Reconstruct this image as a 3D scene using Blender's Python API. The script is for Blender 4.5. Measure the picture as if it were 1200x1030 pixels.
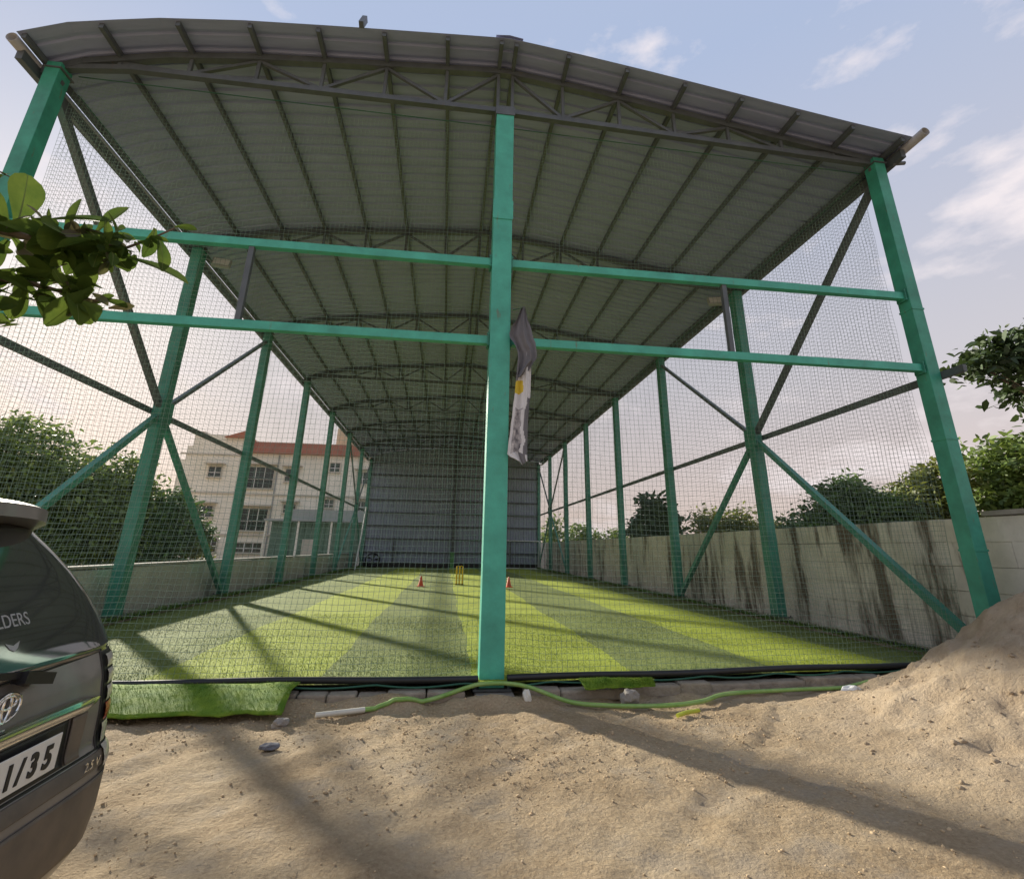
import bpy, bmesh, math, random
import numpy as np
from mathutils import Vector, Matrix, noise
R = math.radians
random.seed(7); rng = np.random.default_rng(11)
for o in list(bpy.data.objects): bpy.data.objects.remove(o)
SC = bpy.context.scene; COL = SC.collection

# ------------------------------------------------------------------ camera
CAM = (-0.60, -6.4546, 1.28); YAW, PITCH, ROLL = 0.12209, 0.31802, 0.01581
cd = bpy.data.cameras.new('camera'); co = bpy.data.objects.new('camera', cd); COL.objects.link(co)
fv = Vector((math.sin(YAW)*math.cos(PITCH), math.cos(YAW)*math.cos(PITCH), math.sin(PITCH)))
rv = Vector((math.cos(YAW), -math.sin(YAW), 0)); uv = rv.cross(fv)
r2 = math.cos(ROLL)*rv + math.sin(ROLL)*uv; u2 = -math.sin(ROLL)*rv + math.cos(ROLL)*uv
M = Matrix((r2, u2, -fv)).transposed().to_4x4(); M.translation = Vector(CAM); co.matrix_world = M
cd.sensor_fit = 'HORIZONTAL'; cd.sensor_width = 36; cd.lens = 588.55/1200*36
cd.shift_y = -65/1200; cd.clip_start = 0.05; cd.clip_end = 6000
SC.camera = co

# ------------------------------------------------------------------ sky and sun
SUN_EL, SUN_AZ = R(21.2), R(36.5)                 # azimuth measured from +y towards -x
W = bpy.data.worlds.new('World'); SC.world = W; W.use_nodes = True
nt = W.node_tree; nt.nodes.clear()
def wn(t, **k):
    n = nt.nodes.new(t)
    for a, b in k.items(): setattr(n, a, b)
    return n
out = wn('ShaderNodeOutputWorld'); bg = wn('ShaderNodeBackground'); bg.inputs[1].default_value = 0.082
sky = wn('ShaderNodeTexSky', sky_type='NISHITA', sun_disc=False); sky.sun_elevation = SUN_EL
sky.sun_rotation = -SUN_AZ; sky.air_density = 1.0; sky.dust_density = 2.5; sky.ozone_density = 1.2
tc = wn('ShaderNodeTexCoord'); sep = wn('ShaderNodeSeparateXYZ')
nt.links.new(tc.outputs['Generated'], sep.inputs[0])
# thin high haze: pinkish low down, paler higher up
hz = wn('ShaderNodeValToRGB'); e = hz.color_ramp.elements
e[0].position = 0.0; e[0].color = (4.5, 3.55, 3.15, 1); e[1].position = 0.75; e[1].color = (2.55, 3.05, 4.2, 1)
m = e.new(0.30); m.color = (3.7, 3.55, 3.8, 1)
nt.links.new(sep.outputs['Z'], hz.inputs[0])
mixh = wn('ShaderNodeMix', data_type='RGBA'); mixh.inputs[0].default_value = 0.945
nt.links.new(sky.outputs[0], mixh.inputs[6]); nt.links.new(hz.outputs[0], mixh.inputs[7])
# clouds
mp = wn('ShaderNodeMapping'); mp.inputs['Scale'].default_value = (1.6, 1.6, 3.6); mp.inputs['Location'].default_value = (0.35, 0.2, 0.1)
nz = wn('ShaderNodeTexNoise'); nz.inputs['Scale'].default_value = 2.7; nz.inputs['Detail'].default_value = 7; nz.inputs['Roughness'].default_value = 0.56
cr = wn('ShaderNodeValToRGB'); cr.color_ramp.elements[0].position = 0.535; cr.color_ramp.elements[1].position = 0.68
nt.links.new(tc.outputs['Generated'], mp.inputs[0]); nt.links.new(mp.outputs[0], nz.inputs[0]); nt.links.new(nz.outputs[0], cr.inputs[0])
mixc = wn('ShaderNodeMix', data_type='RGBA'); mixc.inputs[7].default_value = (5.6, 5.1, 5.15, 1)
mul = wn('ShaderNodeMath', operation='MULTIPLY'); mul.inputs[1].default_value = 0.8
nt.links.new(cr.outputs[0], mul.inputs[0]); nt.links.new(mul.outputs[0], mixc.inputs[0])
nt.links.new(mixh.outputs[2], mixc.inputs[6]); nt.links.new(mixc.outputs[2], bg.inputs[0]); nt.links.new(bg.outputs[0], out.inputs[0])

sl = bpy.data.lights.new('sun', 'SUN'); so = bpy.data.objects.new('sun', sl); COL.objects.link(so)
sl.energy = 4.4; sl.angle = R(1.9); sl.color = (1.0, 0.92, 0.78)
sd = Vector((-math.sin(SUN_AZ)*math.cos(SUN_EL), math.cos(SUN_AZ)*math.cos(SUN_EL), math.sin(SUN_EL)))
so.rotation_euler = sd.to_track_quat('Z', 'Y').to_euler(); so.location = sd*60

SC.view_settings.view_transform = 'Standard'; SC.view_settings.look = 'None'
SC.view_settings.exposure = 1.10; SC.view_settings.gamma = 1; SC.view_settings.use_curve_mapping = False
SC.render.engine = 'CYCLES'

# ------------------------------------------------------------------ materials
def mat(name, col, rough=0.6, metal=0.0, var=0.15, scale=6.0, bump=0.0, bscale=40.0, col2=None, stretch=None, spec=None, island=0.0, coord='pos', trans=0.0, detail=5, dist=0.02):
    m = bpy.data.materials.new(name); m.use_nodes = True; n = m.node_tree.nodes; l = m.node_tree.links
    b = n['Principled BSDF']; b.inputs['Roughness'].default_value = rough; b.inputs['Metallic'].default_value = metal
    if spec is not None: b.inputs['Specular IOR Level'].default_value = spec
    if coord == 'pos': c = n.new('ShaderNodeNewGeometry').outputs['Position']
    else: c = n.new('ShaderNodeTexCoord').outputs['Object']
    if stretch:
        mpn = n.new('ShaderNodeMapping'); mpn.inputs['Scale'].default_value = stretch; l.new(c, mpn.inputs[0]); cs = mpn.outputs[0]
    else: cs = c
    t = n.new('ShaderNodeTexNoise'); t.inputs['Scale'].default_value = scale; t.inputs['Detail'].default_value = detail; t.inputs['Roughness'].default_value = 0.62
    l.new(cs, t.inputs['Vector'])
    rp = n.new('ShaderNodeValToRGB'); rp.color_ramp.elements[0].position = 0.3; rp.color_ramp.elements[1].position = 0.7
    c2 = col2 or tuple(min(1, x*(1+var)) for x in col); c1 = col if col2 else tuple(x*(1-var) for x in col)
    rp.color_ramp.elements[0].color = (*c1, 1); rp.color_ramp.elements[1].color = (*c2, 1)
    l.new(t.outputs[0], rp.inputs[0]); co_ = rp.outputs[0]
    if island:
        g = n.new('ShaderNodeNewGeometry'); mr = n.new('ShaderNodeMapRange'); mr.inputs[3].default_value = 1-island; mr.inputs[4].default_value = 1+island
        l.new(g.outputs['Random Per Island'], mr.inputs[0]); hs = n.new('ShaderNodeHueSaturation')
        l.new(mr.outputs[0], hs.inputs['Value']); l.new(co_, hs.inputs['Color']); co_ = hs.outputs[0]
    l.new(co_, b.inputs['Base Color'])
    if bump:
        t2 = n.new('ShaderNodeTexNoise'); t2.inputs['Scale'].default_value = bscale; t2.inputs['Detail'].default_value = 4; l.new(c, t2.inputs['Vector'])
        bp = n.new('ShaderNodeBump'); bp.inputs['Strength'].default_value = bump; bp.inputs['Distance'].default_value = dist
        l.new(t2.outputs[0], bp.inputs['Height']); l.new(bp.outputs[0], b.inputs['Normal'])
    if trans:
        tr = n.new('ShaderNodeBsdfTranslucent'); mx = n.new('ShaderNodeMixShader'); mx.inputs[0].default_value = trans
        br = n.new('ShaderNodeHueSaturation'); br.inputs['Value'].default_value = 1.5; br.inputs['Hue'].default_value = 0.485; l.new(co_, br.inputs['Color']); l.new(br.outputs[0], tr.inputs[0])
        l.new(b.outputs[0], mx.inputs[1]); l.new(tr.outputs[0], mx.inputs[2]); l.new(mx.outputs[0], n['Material Output'].inputs[0])
    return m
MT = {}
def earth():
    """brown trodden earth that passes into spilled tan sand round the heap"""
    m = bpy.data.materials.new('earth'); m.use_nodes = True; n = m.node_tree.nodes; l = m.node_tree.links
    b = n['Principled BSDF']; b.inputs['Roughness'].default_value = 0.95; b.inputs['Specular IOR Level'].default_value = 0.15
    g = n.new('ShaderNodeNewGeometry')
    def noi(sc, d=8, ro=0.62):
        t = n.new('ShaderNodeTexNoise'); t.inputs['Scale'].default_value = sc; t.inputs['Detail'].default_value = d; t.inputs['Roughness'].default_value = ro
        l.new(g.outputs['Position'], t.inputs['Vector']); return t.outputs[0]
    def ramp(s_, *st):
        r = n.new('ShaderNodeValToRGB'); e_ = r.color_ramp.elements
        while len(e_) < len(st): e_.new(0.5)
        for q, (p, c) in zip(e_, st): q.position = p; q.color = (*c, 1)
        l.new(s_, r.inputs[0]); return r.outputs[0]
    def mix(f, a, c, bt='MIX'):
        x = n.new('ShaderNodeMix'); x.data_type = 'RGBA'; x.blend_type = bt
        if isinstance(f, float): x.inputs[0].default_value = f
        else: l.new(f, x.inputs[0])
        l.new(a, x.inputs[6]); l.new(c, x.inputs[7]); return x.outputs[2]
    fine = ramp(noi(38, 5), (0.3, (0.28, 0.205, 0.125)), (0.55, (0.45, 0.345, 0.22)), (0.75, (0.60, 0.49, 0.335)))
    broad = ramp(noi(1.3, 9), (0.35, (0.32, 0.225, 0.125)), (0.5, (0.45, 0.345, 0.22)), (0.66, (0.55, 0.44, 0.29)))
    soil = mix(0.5, fine, broad)
    grey = ramp(noi(2.6, 7), (0.52, (0, 0, 0)), (0.68, (0.55, 0.55, 0.55)))
    gc = n.new('ShaderNodeRGB'); gc.outputs[0].default_value = (0.34, 0.29, 0.23, 1); soil = mix(grey, soil, gc.outputs[0])
    sand = ramp(noi(5, 9), (0.3, (0.38, 0.29, 0.195)), (0.7, (0.54, 0.435, 0.31)))
    vd = n.new('ShaderNodeVectorMath'); vd.operation = 'DISTANCE'; vd.inputs[1].default_value = (6.9, -1.8, 0.3); l.new(g.outputs['Position'], vd.inputs[0])
    nb = noi(0.9, 8); ad = n.new('ShaderNodeMath'); ad.operation = 'MULTIPLY_ADD'; l.new(nb, ad.inputs[0]); ad.inputs[1].default_value = 3.2; l.new(vd.outputs['Value'], ad.inputs[2])
    mr = n.new('ShaderNodeMapRange'); mr.inputs[1].default_value = 4.4; mr.inputs[2].default_value = 6.6; mr.inputs[3].default_value = 1; mr.inputs[4].default_value = 0; l.new(ad.outputs[0], mr.inputs[0])
    l.new(mix(mr.outputs[0], soil, sand), b.inputs['Base Color'])
    hs_ = n.new('ShaderNodeMath'); hs_.operation = 'ADD'; l.new(noi(30, 6, 0.7), hs_.inputs[0]); l.new(noi(9, 6), hs_.inputs[1])
    bp = n.new('ShaderNodeBump'); bp.inputs['Strength'].default_value = 0.9; bp.inputs['Distance'].default_value = 0.035; l.new(hs_.outputs[0], bp.inputs['Height']); l.new(bp.outputs[0], b.inputs['Normal'])
    return m
MT['dirt'] = earth(); MT['sand'] = MT['dirt']
MT['kerb'] = mat('kerb', (0.21, 0.175, 0.13), 0.95, col2=(0.36, 0.31, 0.245), scale=5, bump=0.7, bscale=28, detail=9)
MT['clod'] = mat('clod', (0.38, 0.275, 0.155), 0.95, col2=(0.56, 0.43, 0.27), scale=9, island=0.2)
MT['turf_light'] = mat('turf_light', (0.26, 0.335, 0.035), 0.8, col2=(0.41, 0.475, 0.075), scale=9, bump=0.8, bscale=160, trans=0.0, detail=9, spec=0.2)
MT['turf_dark'] = mat('turf_dark', (0.135, 0.19, 0.048), 0.8, col2=(0.26, 0.305, 0.10), scale=11, bump=0.8, bscale=160, detail=9, spec=0.2)
MT['turf_fresh'] = mat('turf_fresh', (0.085, 0.20, 0.018), 0.75, col2=(0.26, 0.37, 0.04), scale=7, bump=0.8, bscale=150, detail=9, spec=0.2)
MT['grass'] = mat('grass', (0.07, 0.15, 0.02), 0.7, col2=(0.14, 0.25, 0.04), scale=5, island=0.35, trans=0.25)
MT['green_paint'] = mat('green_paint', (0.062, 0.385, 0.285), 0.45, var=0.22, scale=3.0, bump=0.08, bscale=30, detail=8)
MT['green_shaded'] = mat('green_shaded', (0.036, 0.225, 0.160), 0.5, var=0.25, scale=3.0, detail=8, bump=0.08, bscale=30)  # same green paint with shade put into the colour for inner columns
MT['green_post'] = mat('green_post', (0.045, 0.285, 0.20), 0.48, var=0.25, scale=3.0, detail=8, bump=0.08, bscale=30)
MT['steel'] = mat('steel', (0.095, 0.11, 0.118), 0.5, 0.2, var=0.2, scale=4)
MT['roof_sheet'] = mat('roof_sheet', (0.265, 0.300, 0.455), 0.5, 0.0, var=0.12, scale=2.2, stretch=(0.4, 3, 1))
MT['roof_top'] = MT['roof_sheet']
MT['wall_sheet'] = mat('wall_sheet', (0.29, 0.335, 0.43), 0.5, 0.0, var=0.12, scale=1.8)
MT['pvc'] = mat('pvc', (0.32, 0.32, 0.32), 0.5, var=0.15, scale=3)
MT['net'] = mat('net', (0.17, 0.25, 0.20), 0.6, var=0.15, scale=2)
MT['rope'] = mat('rope', (0.02, 0.10, 0.06), 0.7, var=0.2, scale=20)
MT['black_pipe'] = mat('black_pipe', (0.012, 0.013, 0.014), 0.5, var=0.3, scale=8)
MT['concrete'] = mat('concrete', (0.23, 0.21, 0.185), 0.9, col2=(0.38, 0.355, 0.315), scale=4, bump=0.4, bscale=22, detail=8)
MT['mortar'] = mat('mortar', (0.14, 0.125, 0.105), 0.95, var=0.2, scale=9)
MT['wall_plain'] = mat('wall_plain', (0.36, 0.36, 0.31), 0.9, col2=(0.50, 0.50, 0.44), scale=1.3, bump=0.3, bscale=18, detail=8, stretch=(1, 1, 0.35))
MT['hose'] = mat('hose', (0.17, 0.33, 0.06), 0.45, var=0.15, scale=7, col2=(0.30, 0.44, 0.14))
MT['hose_yellow'] = mat('hose_yellow', (0.5, 0.55, 0.05), 0.5, var=0.1)
MT['white_pvc'] = mat('white_pvc', (0.62, 0.60, 0.52), 0.5, var=0.1)
MT['white_paint'] = mat('white_paint', (0.75, 0.75, 0.73), 0.5, var=0.06)
MT['orange'] = mat('orange', (0.75, 0.10, 0.03), 0.5, var=0.1)
MT['yellow'] = mat('yellow', (0.75, 0.52, 0.02), 0.45, var=0.1)
MT['black'] = mat('black', (0.012, 0.012, 0.013), 0.45, var=0.2)
MT['bark'] = mat('bark', (0.10, 0.075, 0.05), 0.9, col2=(0.20, 0.15, 0.11), scale=7, stretch=(3, 3, 0.5), bump=0.6, bscale=25)
MT['leaf_dark'] = mat('leaf_dark', (0.046, 0.098, 0.022), 0.55, col2=(0.092, 0.160, 0.036), scale=0.9, island=0.45, trans=0.25)
MT['leaf_mid'] = mat('leaf_mid', (0.072, 0.130, 0.026), 0.55, col2=(0.150, 0.210, 0.045), scale=0.9, island=0.45, trans=0.3)
MT['leaf_olive'] = mat('leaf_olive', (0.065, 0.095, 0.018), 0.55, col2=(0.155, 0.175, 0.035), scale=0.8, island=0.45, trans=0.3)
MT['leaf_deep'] = mat('leaf_deep', (0.026, 0.052, 0.014), 0.6, col2=(0.055, 0.090, 0.024), scale=0.9, island=0.4, trans=0.18)
MT['leaf_big'] = mat('leaf_big', (0.036, 0.074, 0.014), 0.6, spec=0.12, col2=(0.085, 0.130, 0.022), scale=7, trans=0.38)
MT['leaf_old'] = mat('leaf_old', (0.075, 0.060, 0.030), 0.6, col2=(0.10, 0.11, 0.04), scale=8, trans=0.25)
MT['bwhite'] = mat('bwhite', (0.78, 0.73, 0.60), 0.85, col2=(0.88, 0.84, 0.73), scale=0.35, detail=8)
MT['bband'] = mat('bband', (0.55, 0.50, 0.42), 0.85, var=0.08, scale=1)
MT['terracotta'] = mat('terracotta', (0.42, 0.15, 0.09), 0.8, var=0.15, scale=1.5)
MT['btower'] = mat('btower', (0.60, 0.52, 0.36), 0.85, var=0.08, scale=1)
MT['pane'] = mat('pane', (0.025, 0.03, 0.035), 0.12, var=0.3, scale=0.6)
MT['shed_wall'] = mat('shed_wall', (0.10, 0.17, 0.125), 0.7, var=0.15, scale=1)
MT['shed_roof'] = mat('shed_roof', (0.32, 0.34, 0.33), 0.6, var=0.1, scale=1)
MT['car_paint'] = mat('car_paint', (0.185, 0.168, 0.150), 0.36, 0.15, var=0.12, scale=5, bump=0.0)
MT['car_paint'].node_tree.nodes['Principled BSDF'].inputs['Coat Weight'].default_value = 0.3
MT['car_paint'].node_tree.nodes['Principled BSDF'].inputs['Coat Roughness'].default_value = 0.08
MT['dust_paint'] = mat('dust_paint', (0.10, 0.085, 0.068), 0.55, 0.1, col2=(0.17, 0.135, 0.10), scale=6)
MT['car_glass'] = mat('car_glass', (0.048, 0.050, 0.046), 0.05, var=0.2, scale=3, spec=1.0)
MT['car_glass'].node_tree.nodes['Principled BSDF'].inputs['IOR'].default_value = 1.9
MT['chrome'] = mat('chrome', (0.72, 0.72, 0.70), 0.12, 1.0, var=0.05, scale=6)
MT['plate'] = mat('plate', (0.72, 0.70, 0.64), 0.5, var=0.06, scale=20)
MT['lamp_red'] = mat('lamp_red', (0.30, 0.012, 0.012), 0.15, var=0.1)
MT['lamp_clear'] = mat('lamp_clear', (0.50, 0.47, 0.40), 0.12, var=0.1)
MT['rubber'] = mat('rubber', (0.02, 0.02, 0.02), 0.8, var=0.2)
MT['cloth_grey'] = mat('cloth_grey', (0.15, 0.15, 0.165), 0.85, var=0.1, scale=8)
MT['cloth_white'] = mat('cloth_white', (0.62, 0.62, 0.63), 0.85, var=0.06, scale=8)
MT['cloth_yellow'] = mat('cloth_yellow', (0.60, 0.45, 0.04), 0.85, var=0.1)
MT['cloth_print'] = mat('cloth_print', (0.05, 0.05, 0.07), 0.85, col2=(0.62, 0.60, 0.60), scale=17, detail=6)
MT['sticker'] = mat('sticker', (0.36, 0.36, 0.34), 0.6, var=0.05)
def rust(m, amount):
    n = m.node_tree.nodes; l = m.node_tree.links; b = n['Principled BSDF']; src = b.inputs['Base Color'].links[0].from_socket
    g = n.new('ShaderNodeNewGeometry'); a = n.new('ShaderNodeMapping'); a.inputs['Scale'].default_value = (1, 1, 0.22); l.new(g.outputs['Position'], a.inputs[0])
    t = n.new('ShaderNodeTexNoise'); t.inputs['Scale'].default_value = 16; t.inputs['Detail'].default_value = 6; l.new(a.outputs[0], t.inputs['Vector'])
    r = n.new('ShaderNodeValToRGB'); r.color_ramp.elements[0].position = 0.66; r.color_ramp.elements[1].position = 0.74; l.new(t.outputs[0], r.inputs[0])
    q = n.new('ShaderNodeMath'); q.operation = 'MULTIPLY'; q.inputs[1].default_value = amount; l.new(r.outputs[0], q.inputs[0])
    x = n.new('ShaderNodeMix'); x.data_type = 'RGBA'; l.new(q.outputs[0], x.inputs[0]); l.new(src, x.inputs[6]); x.inputs[7].default_value = (0.16, 0.10, 0.06, 1); l.new(x.outputs[2], b.inputs['Base Color'])
rust(MT['green_paint'], 0.55); rust(MT['green_post'], 0.55); rust(MT['green_shaded'], 0.55); rust(MT['steel'], 0.4)
def wear(m, sc, lo, hi):
    """broad worn and matted patches"""
    n = m.node_tree.nodes; l = m.node_tree.links; b = n['Principled BSDF']; src = b.inputs['Base Color'].links[0].from_socket
    g = n.new('ShaderNodeNewGeometry'); t = n.new('ShaderNodeTexNoise'); t.inputs['Scale'].default_value = sc; t.inputs['Detail'].default_value = 7; t.inputs['Roughness'].default_value = 0.65; l.new(g.outputs['Position'], t.inputs['Vector'])
    r = n.new('ShaderNodeMapRange'); r.inputs[1].default_value = 0.3; r.inputs[2].default_value = 0.7; r.inputs[3].default_value = lo; r.inputs[4].default_value = hi; l.new(t.outputs[0], r.inputs[0])
    h = n.new('ShaderNodeHueSaturation'); l.new(r.outputs[0], h.inputs['Value']); l.new(src, h.inputs['Color']); l.new(h.outputs[0], b.inputs['Base Color'])
wear(MT['turf_light'], 0.7, 0.78, 1.16); wear(MT['turf_dark'], 0.7, 0.76, 1.2)
# stained boundary wall: pale precast concrete with dark vertical run-off streaks
def stained():
    m = bpy.data.materials.new('stained_concrete'); m.use_nodes = True; n = m.node_tree.nodes; l = m.node_tree.links
    b = n['Principled BSDF']; b.inputs['Roughness'].default_value = 0.92
    g = n.new('ShaderNodeNewGeometry')
    def noi(sc, st, d=6, ro=0.6):
        a = n.new('ShaderNodeMapping'); a.inputs['Scale'].default_value = st; l.new(g.outputs['Position'], a.inputs[0])
        t = n.new('ShaderNodeTexNoise'); t.inputs['Scale'].default_value = sc; t.inputs['Detail'].default_value = d; t.inputs['Roughness'].default_value = ro
        l.new(a.outputs[0], t.inputs['Vector']); return t.outputs[0]
    def ramp(s, p0, c0, p1, c1):
        r = n.new('ShaderNodeValToRGB'); r.color_ramp.elements[0].position = p0; r.color_ramp.elements[1].position = p1
        r.color_ramp.elements[0].color = (*c0, 1); r.color_ramp.elements[1].color = (*c1, 1); l.new(s, r.inputs[0]); return r.outputs[0]
    base = ramp(noi(2.2, (1, 1, 1), 9), 0.3, (0.60, 0.57, 0.50), 0.7, (0.78, 0.75, 0.68))
    st1 = ramp(noi(2.0, (1, 1, 0.16), 7, 0.68), 0.52, (0, 0, 0), 0.62, (1, 1, 1))
    st2 = ramp(noi(6.0, (1, 1, 0.10), 5), 0.56, (0, 0, 0), 0.72, (0.7, 0.7, 0.7))
    mx = n.new('ShaderNodeMix'); mx.data_type = 'RGBA'; l.new(st1, mx.inputs[0]); l.new(base, mx.inputs[6]); mx.inputs[7].default_value = (0.135, 0.105, 0.075, 1)
    mx2 = n.new('ShaderNodeMix'); mx2.data_type = 'RGBA'; l.new(st2, mx2.inputs[0]); l.new(mx.outputs[2], mx2.inputs[6]); mx2.inputs[7].default_value = (0.20, 0.165, 0.125, 1)
    l.new(mx2.outputs[2], b.inputs['Base Color'])
    bp = n.new('ShaderNodeBump'); bp.inputs['Strength'].default_value = 0.5; bp.inputs['Distance'].default_value = 0.02; l.new(noi(24, (1, 1, 1)), bp.inputs['Height']); l.new(bp.outputs[0], b.inputs['Normal'])
    return m
MT['stained'] = stained()

# ------------------------------------------------------------------ helpers
def tag(o, label=None, cat=None, group=None, kind=None):
    if label: o['label'] = label
    if cat: o['category'] = cat
    if group: o['group'] = group
    if kind: o['kind'] = kind
    return o
def empty(name, loc=(0, 0, 0), label=None, cat=None, group=None, rz=0.0):
    o = bpy.data.objects.new(name, None); o.location = loc; o.rotation_euler.z = rz; o.empty_display_size = 0.2; COL.objects.link(o)
    return tag(o, label, cat, group)
class MB:
    def __init__(s): s.v = []; s.f = []; s.mi = []; s.smooth = False
    def add(s, vs, fs, mi=0):
        k = len(s.v); s.v += [tuple(p) for p in vs]; s.f += [tuple(i+k for i in f) for f in fs]; s.mi += [mi]*len(fs); return s
    def box(s, a, b, mi=0):
        x0, y0, z0 = a; x1, y1, z1 = b
        return s.add([(x0,y0,z0),(x1,y0,z0),(x1,y1,z0),(x0,y1,z0),(x0,y0,z1),(x1,y0,z1),(x1,y1,z1),(x0,y1,z1)],
              [(0,3,2,1),(4,5,6,7),(0,1,5,4),(1,2,6,5),(2,3,7,6),(3,0,4,7)], mi)
    def bar(s, p, q, w, h=None, up=(0, 0, 1), mi=0):
        p = Vector(p); q = Vector(q); h = h or w; d = (q-p).normalized(); u = Vector(up)
        if abs(d.dot(u)) > 0.98: u = Vector((0, 1, 0))
        a = d.cross(u).normalized()*w/2; b = a.cross(d).normalized()*h/2
        return s.add([p-a-b, p+a-b, p+a+b, p-a+b, q-a-b, q+a-b, q+a+b, q-a+b], [(0,3,2,1),(4,5,6,7),(0,1,5,4),(1,2,6,5),(2,3,7,6),(3,0,4,7)], mi)
    def tube(s, pts, r, n=10, cap=True, mi=0):
        pts = [Vector(p) for p in pts]; rs = r if isinstance(r, (list, tuple)) else [r]*len(pts); k = len(s.v); prev = None
        for i, p in enumerate(pts):
            d = (pts[min(i+1, len(pts)-1)]-pts[max(i-1, 0)]).normalized()
            if prev is None:
                u = Vector((0, 0, 1)) if abs(d.z) < 0.9 else Vector((1, 0, 0)); a = d.cross(u).normalized()
            else: a = (prev-d*prev.dot(d)).normalized()
            prev = a; b = d.cross(a)
            for j in range(n):
                t = 2*math.pi*j/n; s.v.append(tuple(p+(a*math.cos(t)+b*math.sin(t))*rs[i]))
        for i in range(len(pts)-1):
            for j in range(n):
                s.f.append((k+i*n+j, k+i*n+(j+1)%n, k+(i+1)*n+(j+1)%n, k+(i+1)*n+j)); s.mi.append(mi)
        if cap:
            s.f.append(tuple(k+j for j in range(n))[::-1]); s.f.append(tuple(k+(len(pts)-1)*n+j for j in range(n))); s.mi += [mi, mi]
        s.smooth = True; return s
    def grid(s, P, mi=0):
        n, m = len(P), len(P[0]); k = len(s.v)
        for row in P: s.v += [tuple(p) for p in row]
        for i in range(n-1):
            for j in range(m-1): s.f.append((k+i*m+j, k+i*m+j+1, k+(i+1)*m+j+1, k+(i+1)*m+j)); s.mi.append(mi)
        return s
    def lathe(s, prof, n=20, c=(0, 0, 0), axis='z', mi=0):
        k = len(s.v); P = []
        for r, h in prof:
            for j in range(n):
                t = 2*math.pi*j/n; a, b = r*math.cos(t), r*math.sin(t)
                p = (a, b, h) if axis == 'z' else ((h, a, b) if axis == 'x' else (a, h, b))
                s.v.append((p[0]+c[0], p[1]+c[1], p[2]+c[2]))
        for i in range(len(prof)-1):
            for j in range(n): s.f.append((k+i*n+j, k+i*n+(j+1)%n, k+(i+1)*n+(j+1)%n, k+(i+1)*n+j)); s.mi.append(mi)
        s.f.append(tuple(k+j for j in range(n))[::-1]); s.f.append(tuple(k+(len(prof)-1)*n+j for j in range(n))); s.mi += [mi, mi]
        s.smooth = True; return s
    def mesh(s, name, mats):
        me = bpy.data.meshes.new(name); me.from_pydata(s.v, [], s.f)
        for m in (mats if isinstance(mats, list) else [mats]): me.materials.append(m)
        if any(s.mi): me.polygons.foreach_set('material_index', s.mi)
        if s.smooth:
            me.polygons.foreach_set('use_smooth', [True]*len(me.polygons)); 
            try: me.set_sharp_from_angle(angle=R(40))
            except Exception: pass
        me.update(); return me
    def build(s, name, mats, parent=None, bevel=0):
        o = bpy.data.objects.new(name, s.mesh(name, mats)); COL.objects.link(o)
        if parent: o.parent = parent
        if bevel:
            b = o.modifiers.new('bevel', 'BEVEL'); b.width = bevel; b.segments = 2; b.limit_method = 'ANGLE'
        return o
def share(src, name, loc, parent=None):
    o = src.copy(); o.name = name; o.location = loc; COL.objects.link(o); o.parent = parent; return o
def npmesh(name, v, f, m, parent=None, smooth=False):
    """numpy verts (n,3) and faces (k,3|4) into one mesh object"""
    me = bpy.data.meshes.new(name); v = np.asarray(v, np.float32); f = np.asarray(f, np.int32); k = f.shape[1]
    me.vertices.add(len(v)); me.vertices.foreach_set('co', v.ravel())
    me.loops.add(f.size); me.loops.foreach_set('vertex_index', f.ravel())
    me.polygons.add(len(f)); me.polygons.foreach_set('loop_start', np.arange(0, f.size, k, dtype=np.int32))
    me.update(calc_edges=True); me.validate()
    if smooth: me.polygons.foreach_set('use_smooth', np.ones(len(me.polygons), bool))
    me.materials.append(m); o = bpy.data.objects.new(name, me); COL.objects.link(o)
    if parent: o.parent = parent
    return o
def text(body, name, size, m, parent, mw, depth=0.002, bold=0.0, sx=1.0):
    c = bpy.data.curves.new(name, 'FONT'); c.body = body; c.size = size; c.extrude = depth; c.align_x = 'CENTER'; c.align_y = 'CENTER'; c.offset = bold
    t = bpy.data.objects.new(name, c); COL.objects.link(t)
    dg = bpy.context.evaluated_depsgraph_get(); me = bpy.data.meshes.new_from_object(t.evaluated_get(dg)); bpy.data.objects.remove(t)
    me.materials.clear(); me.materials.append(m); me.transform(Matrix.Diagonal((sx, 1, 1, 1)))
    o = bpy.data.objects.new(name, me); COL.objects.link(o); o.matrix_world = mw; o.parent = parent
    return o
def fbm(x, y, z=0.0, s=1.0): return noise.fractal(Vector((x*s, y*s, z)), 1.0, 2.0, 4)

GZ = -0.26; TZ = -0.10                      # dirt level, turf level
FY = [0.0, 4.6, 9.5, 14.5, 19.5, 24.5, 29.4, 33.9]     # frame lines
HW = 6.66; EAVE = 7.67
# front edge of turf and net foot: slightly out in front of the posts on the left, drawn in on the right
def foot(x): return -0.24 if x < 0.2 else -0.24+(x-0.2)/6.3*0.50

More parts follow.
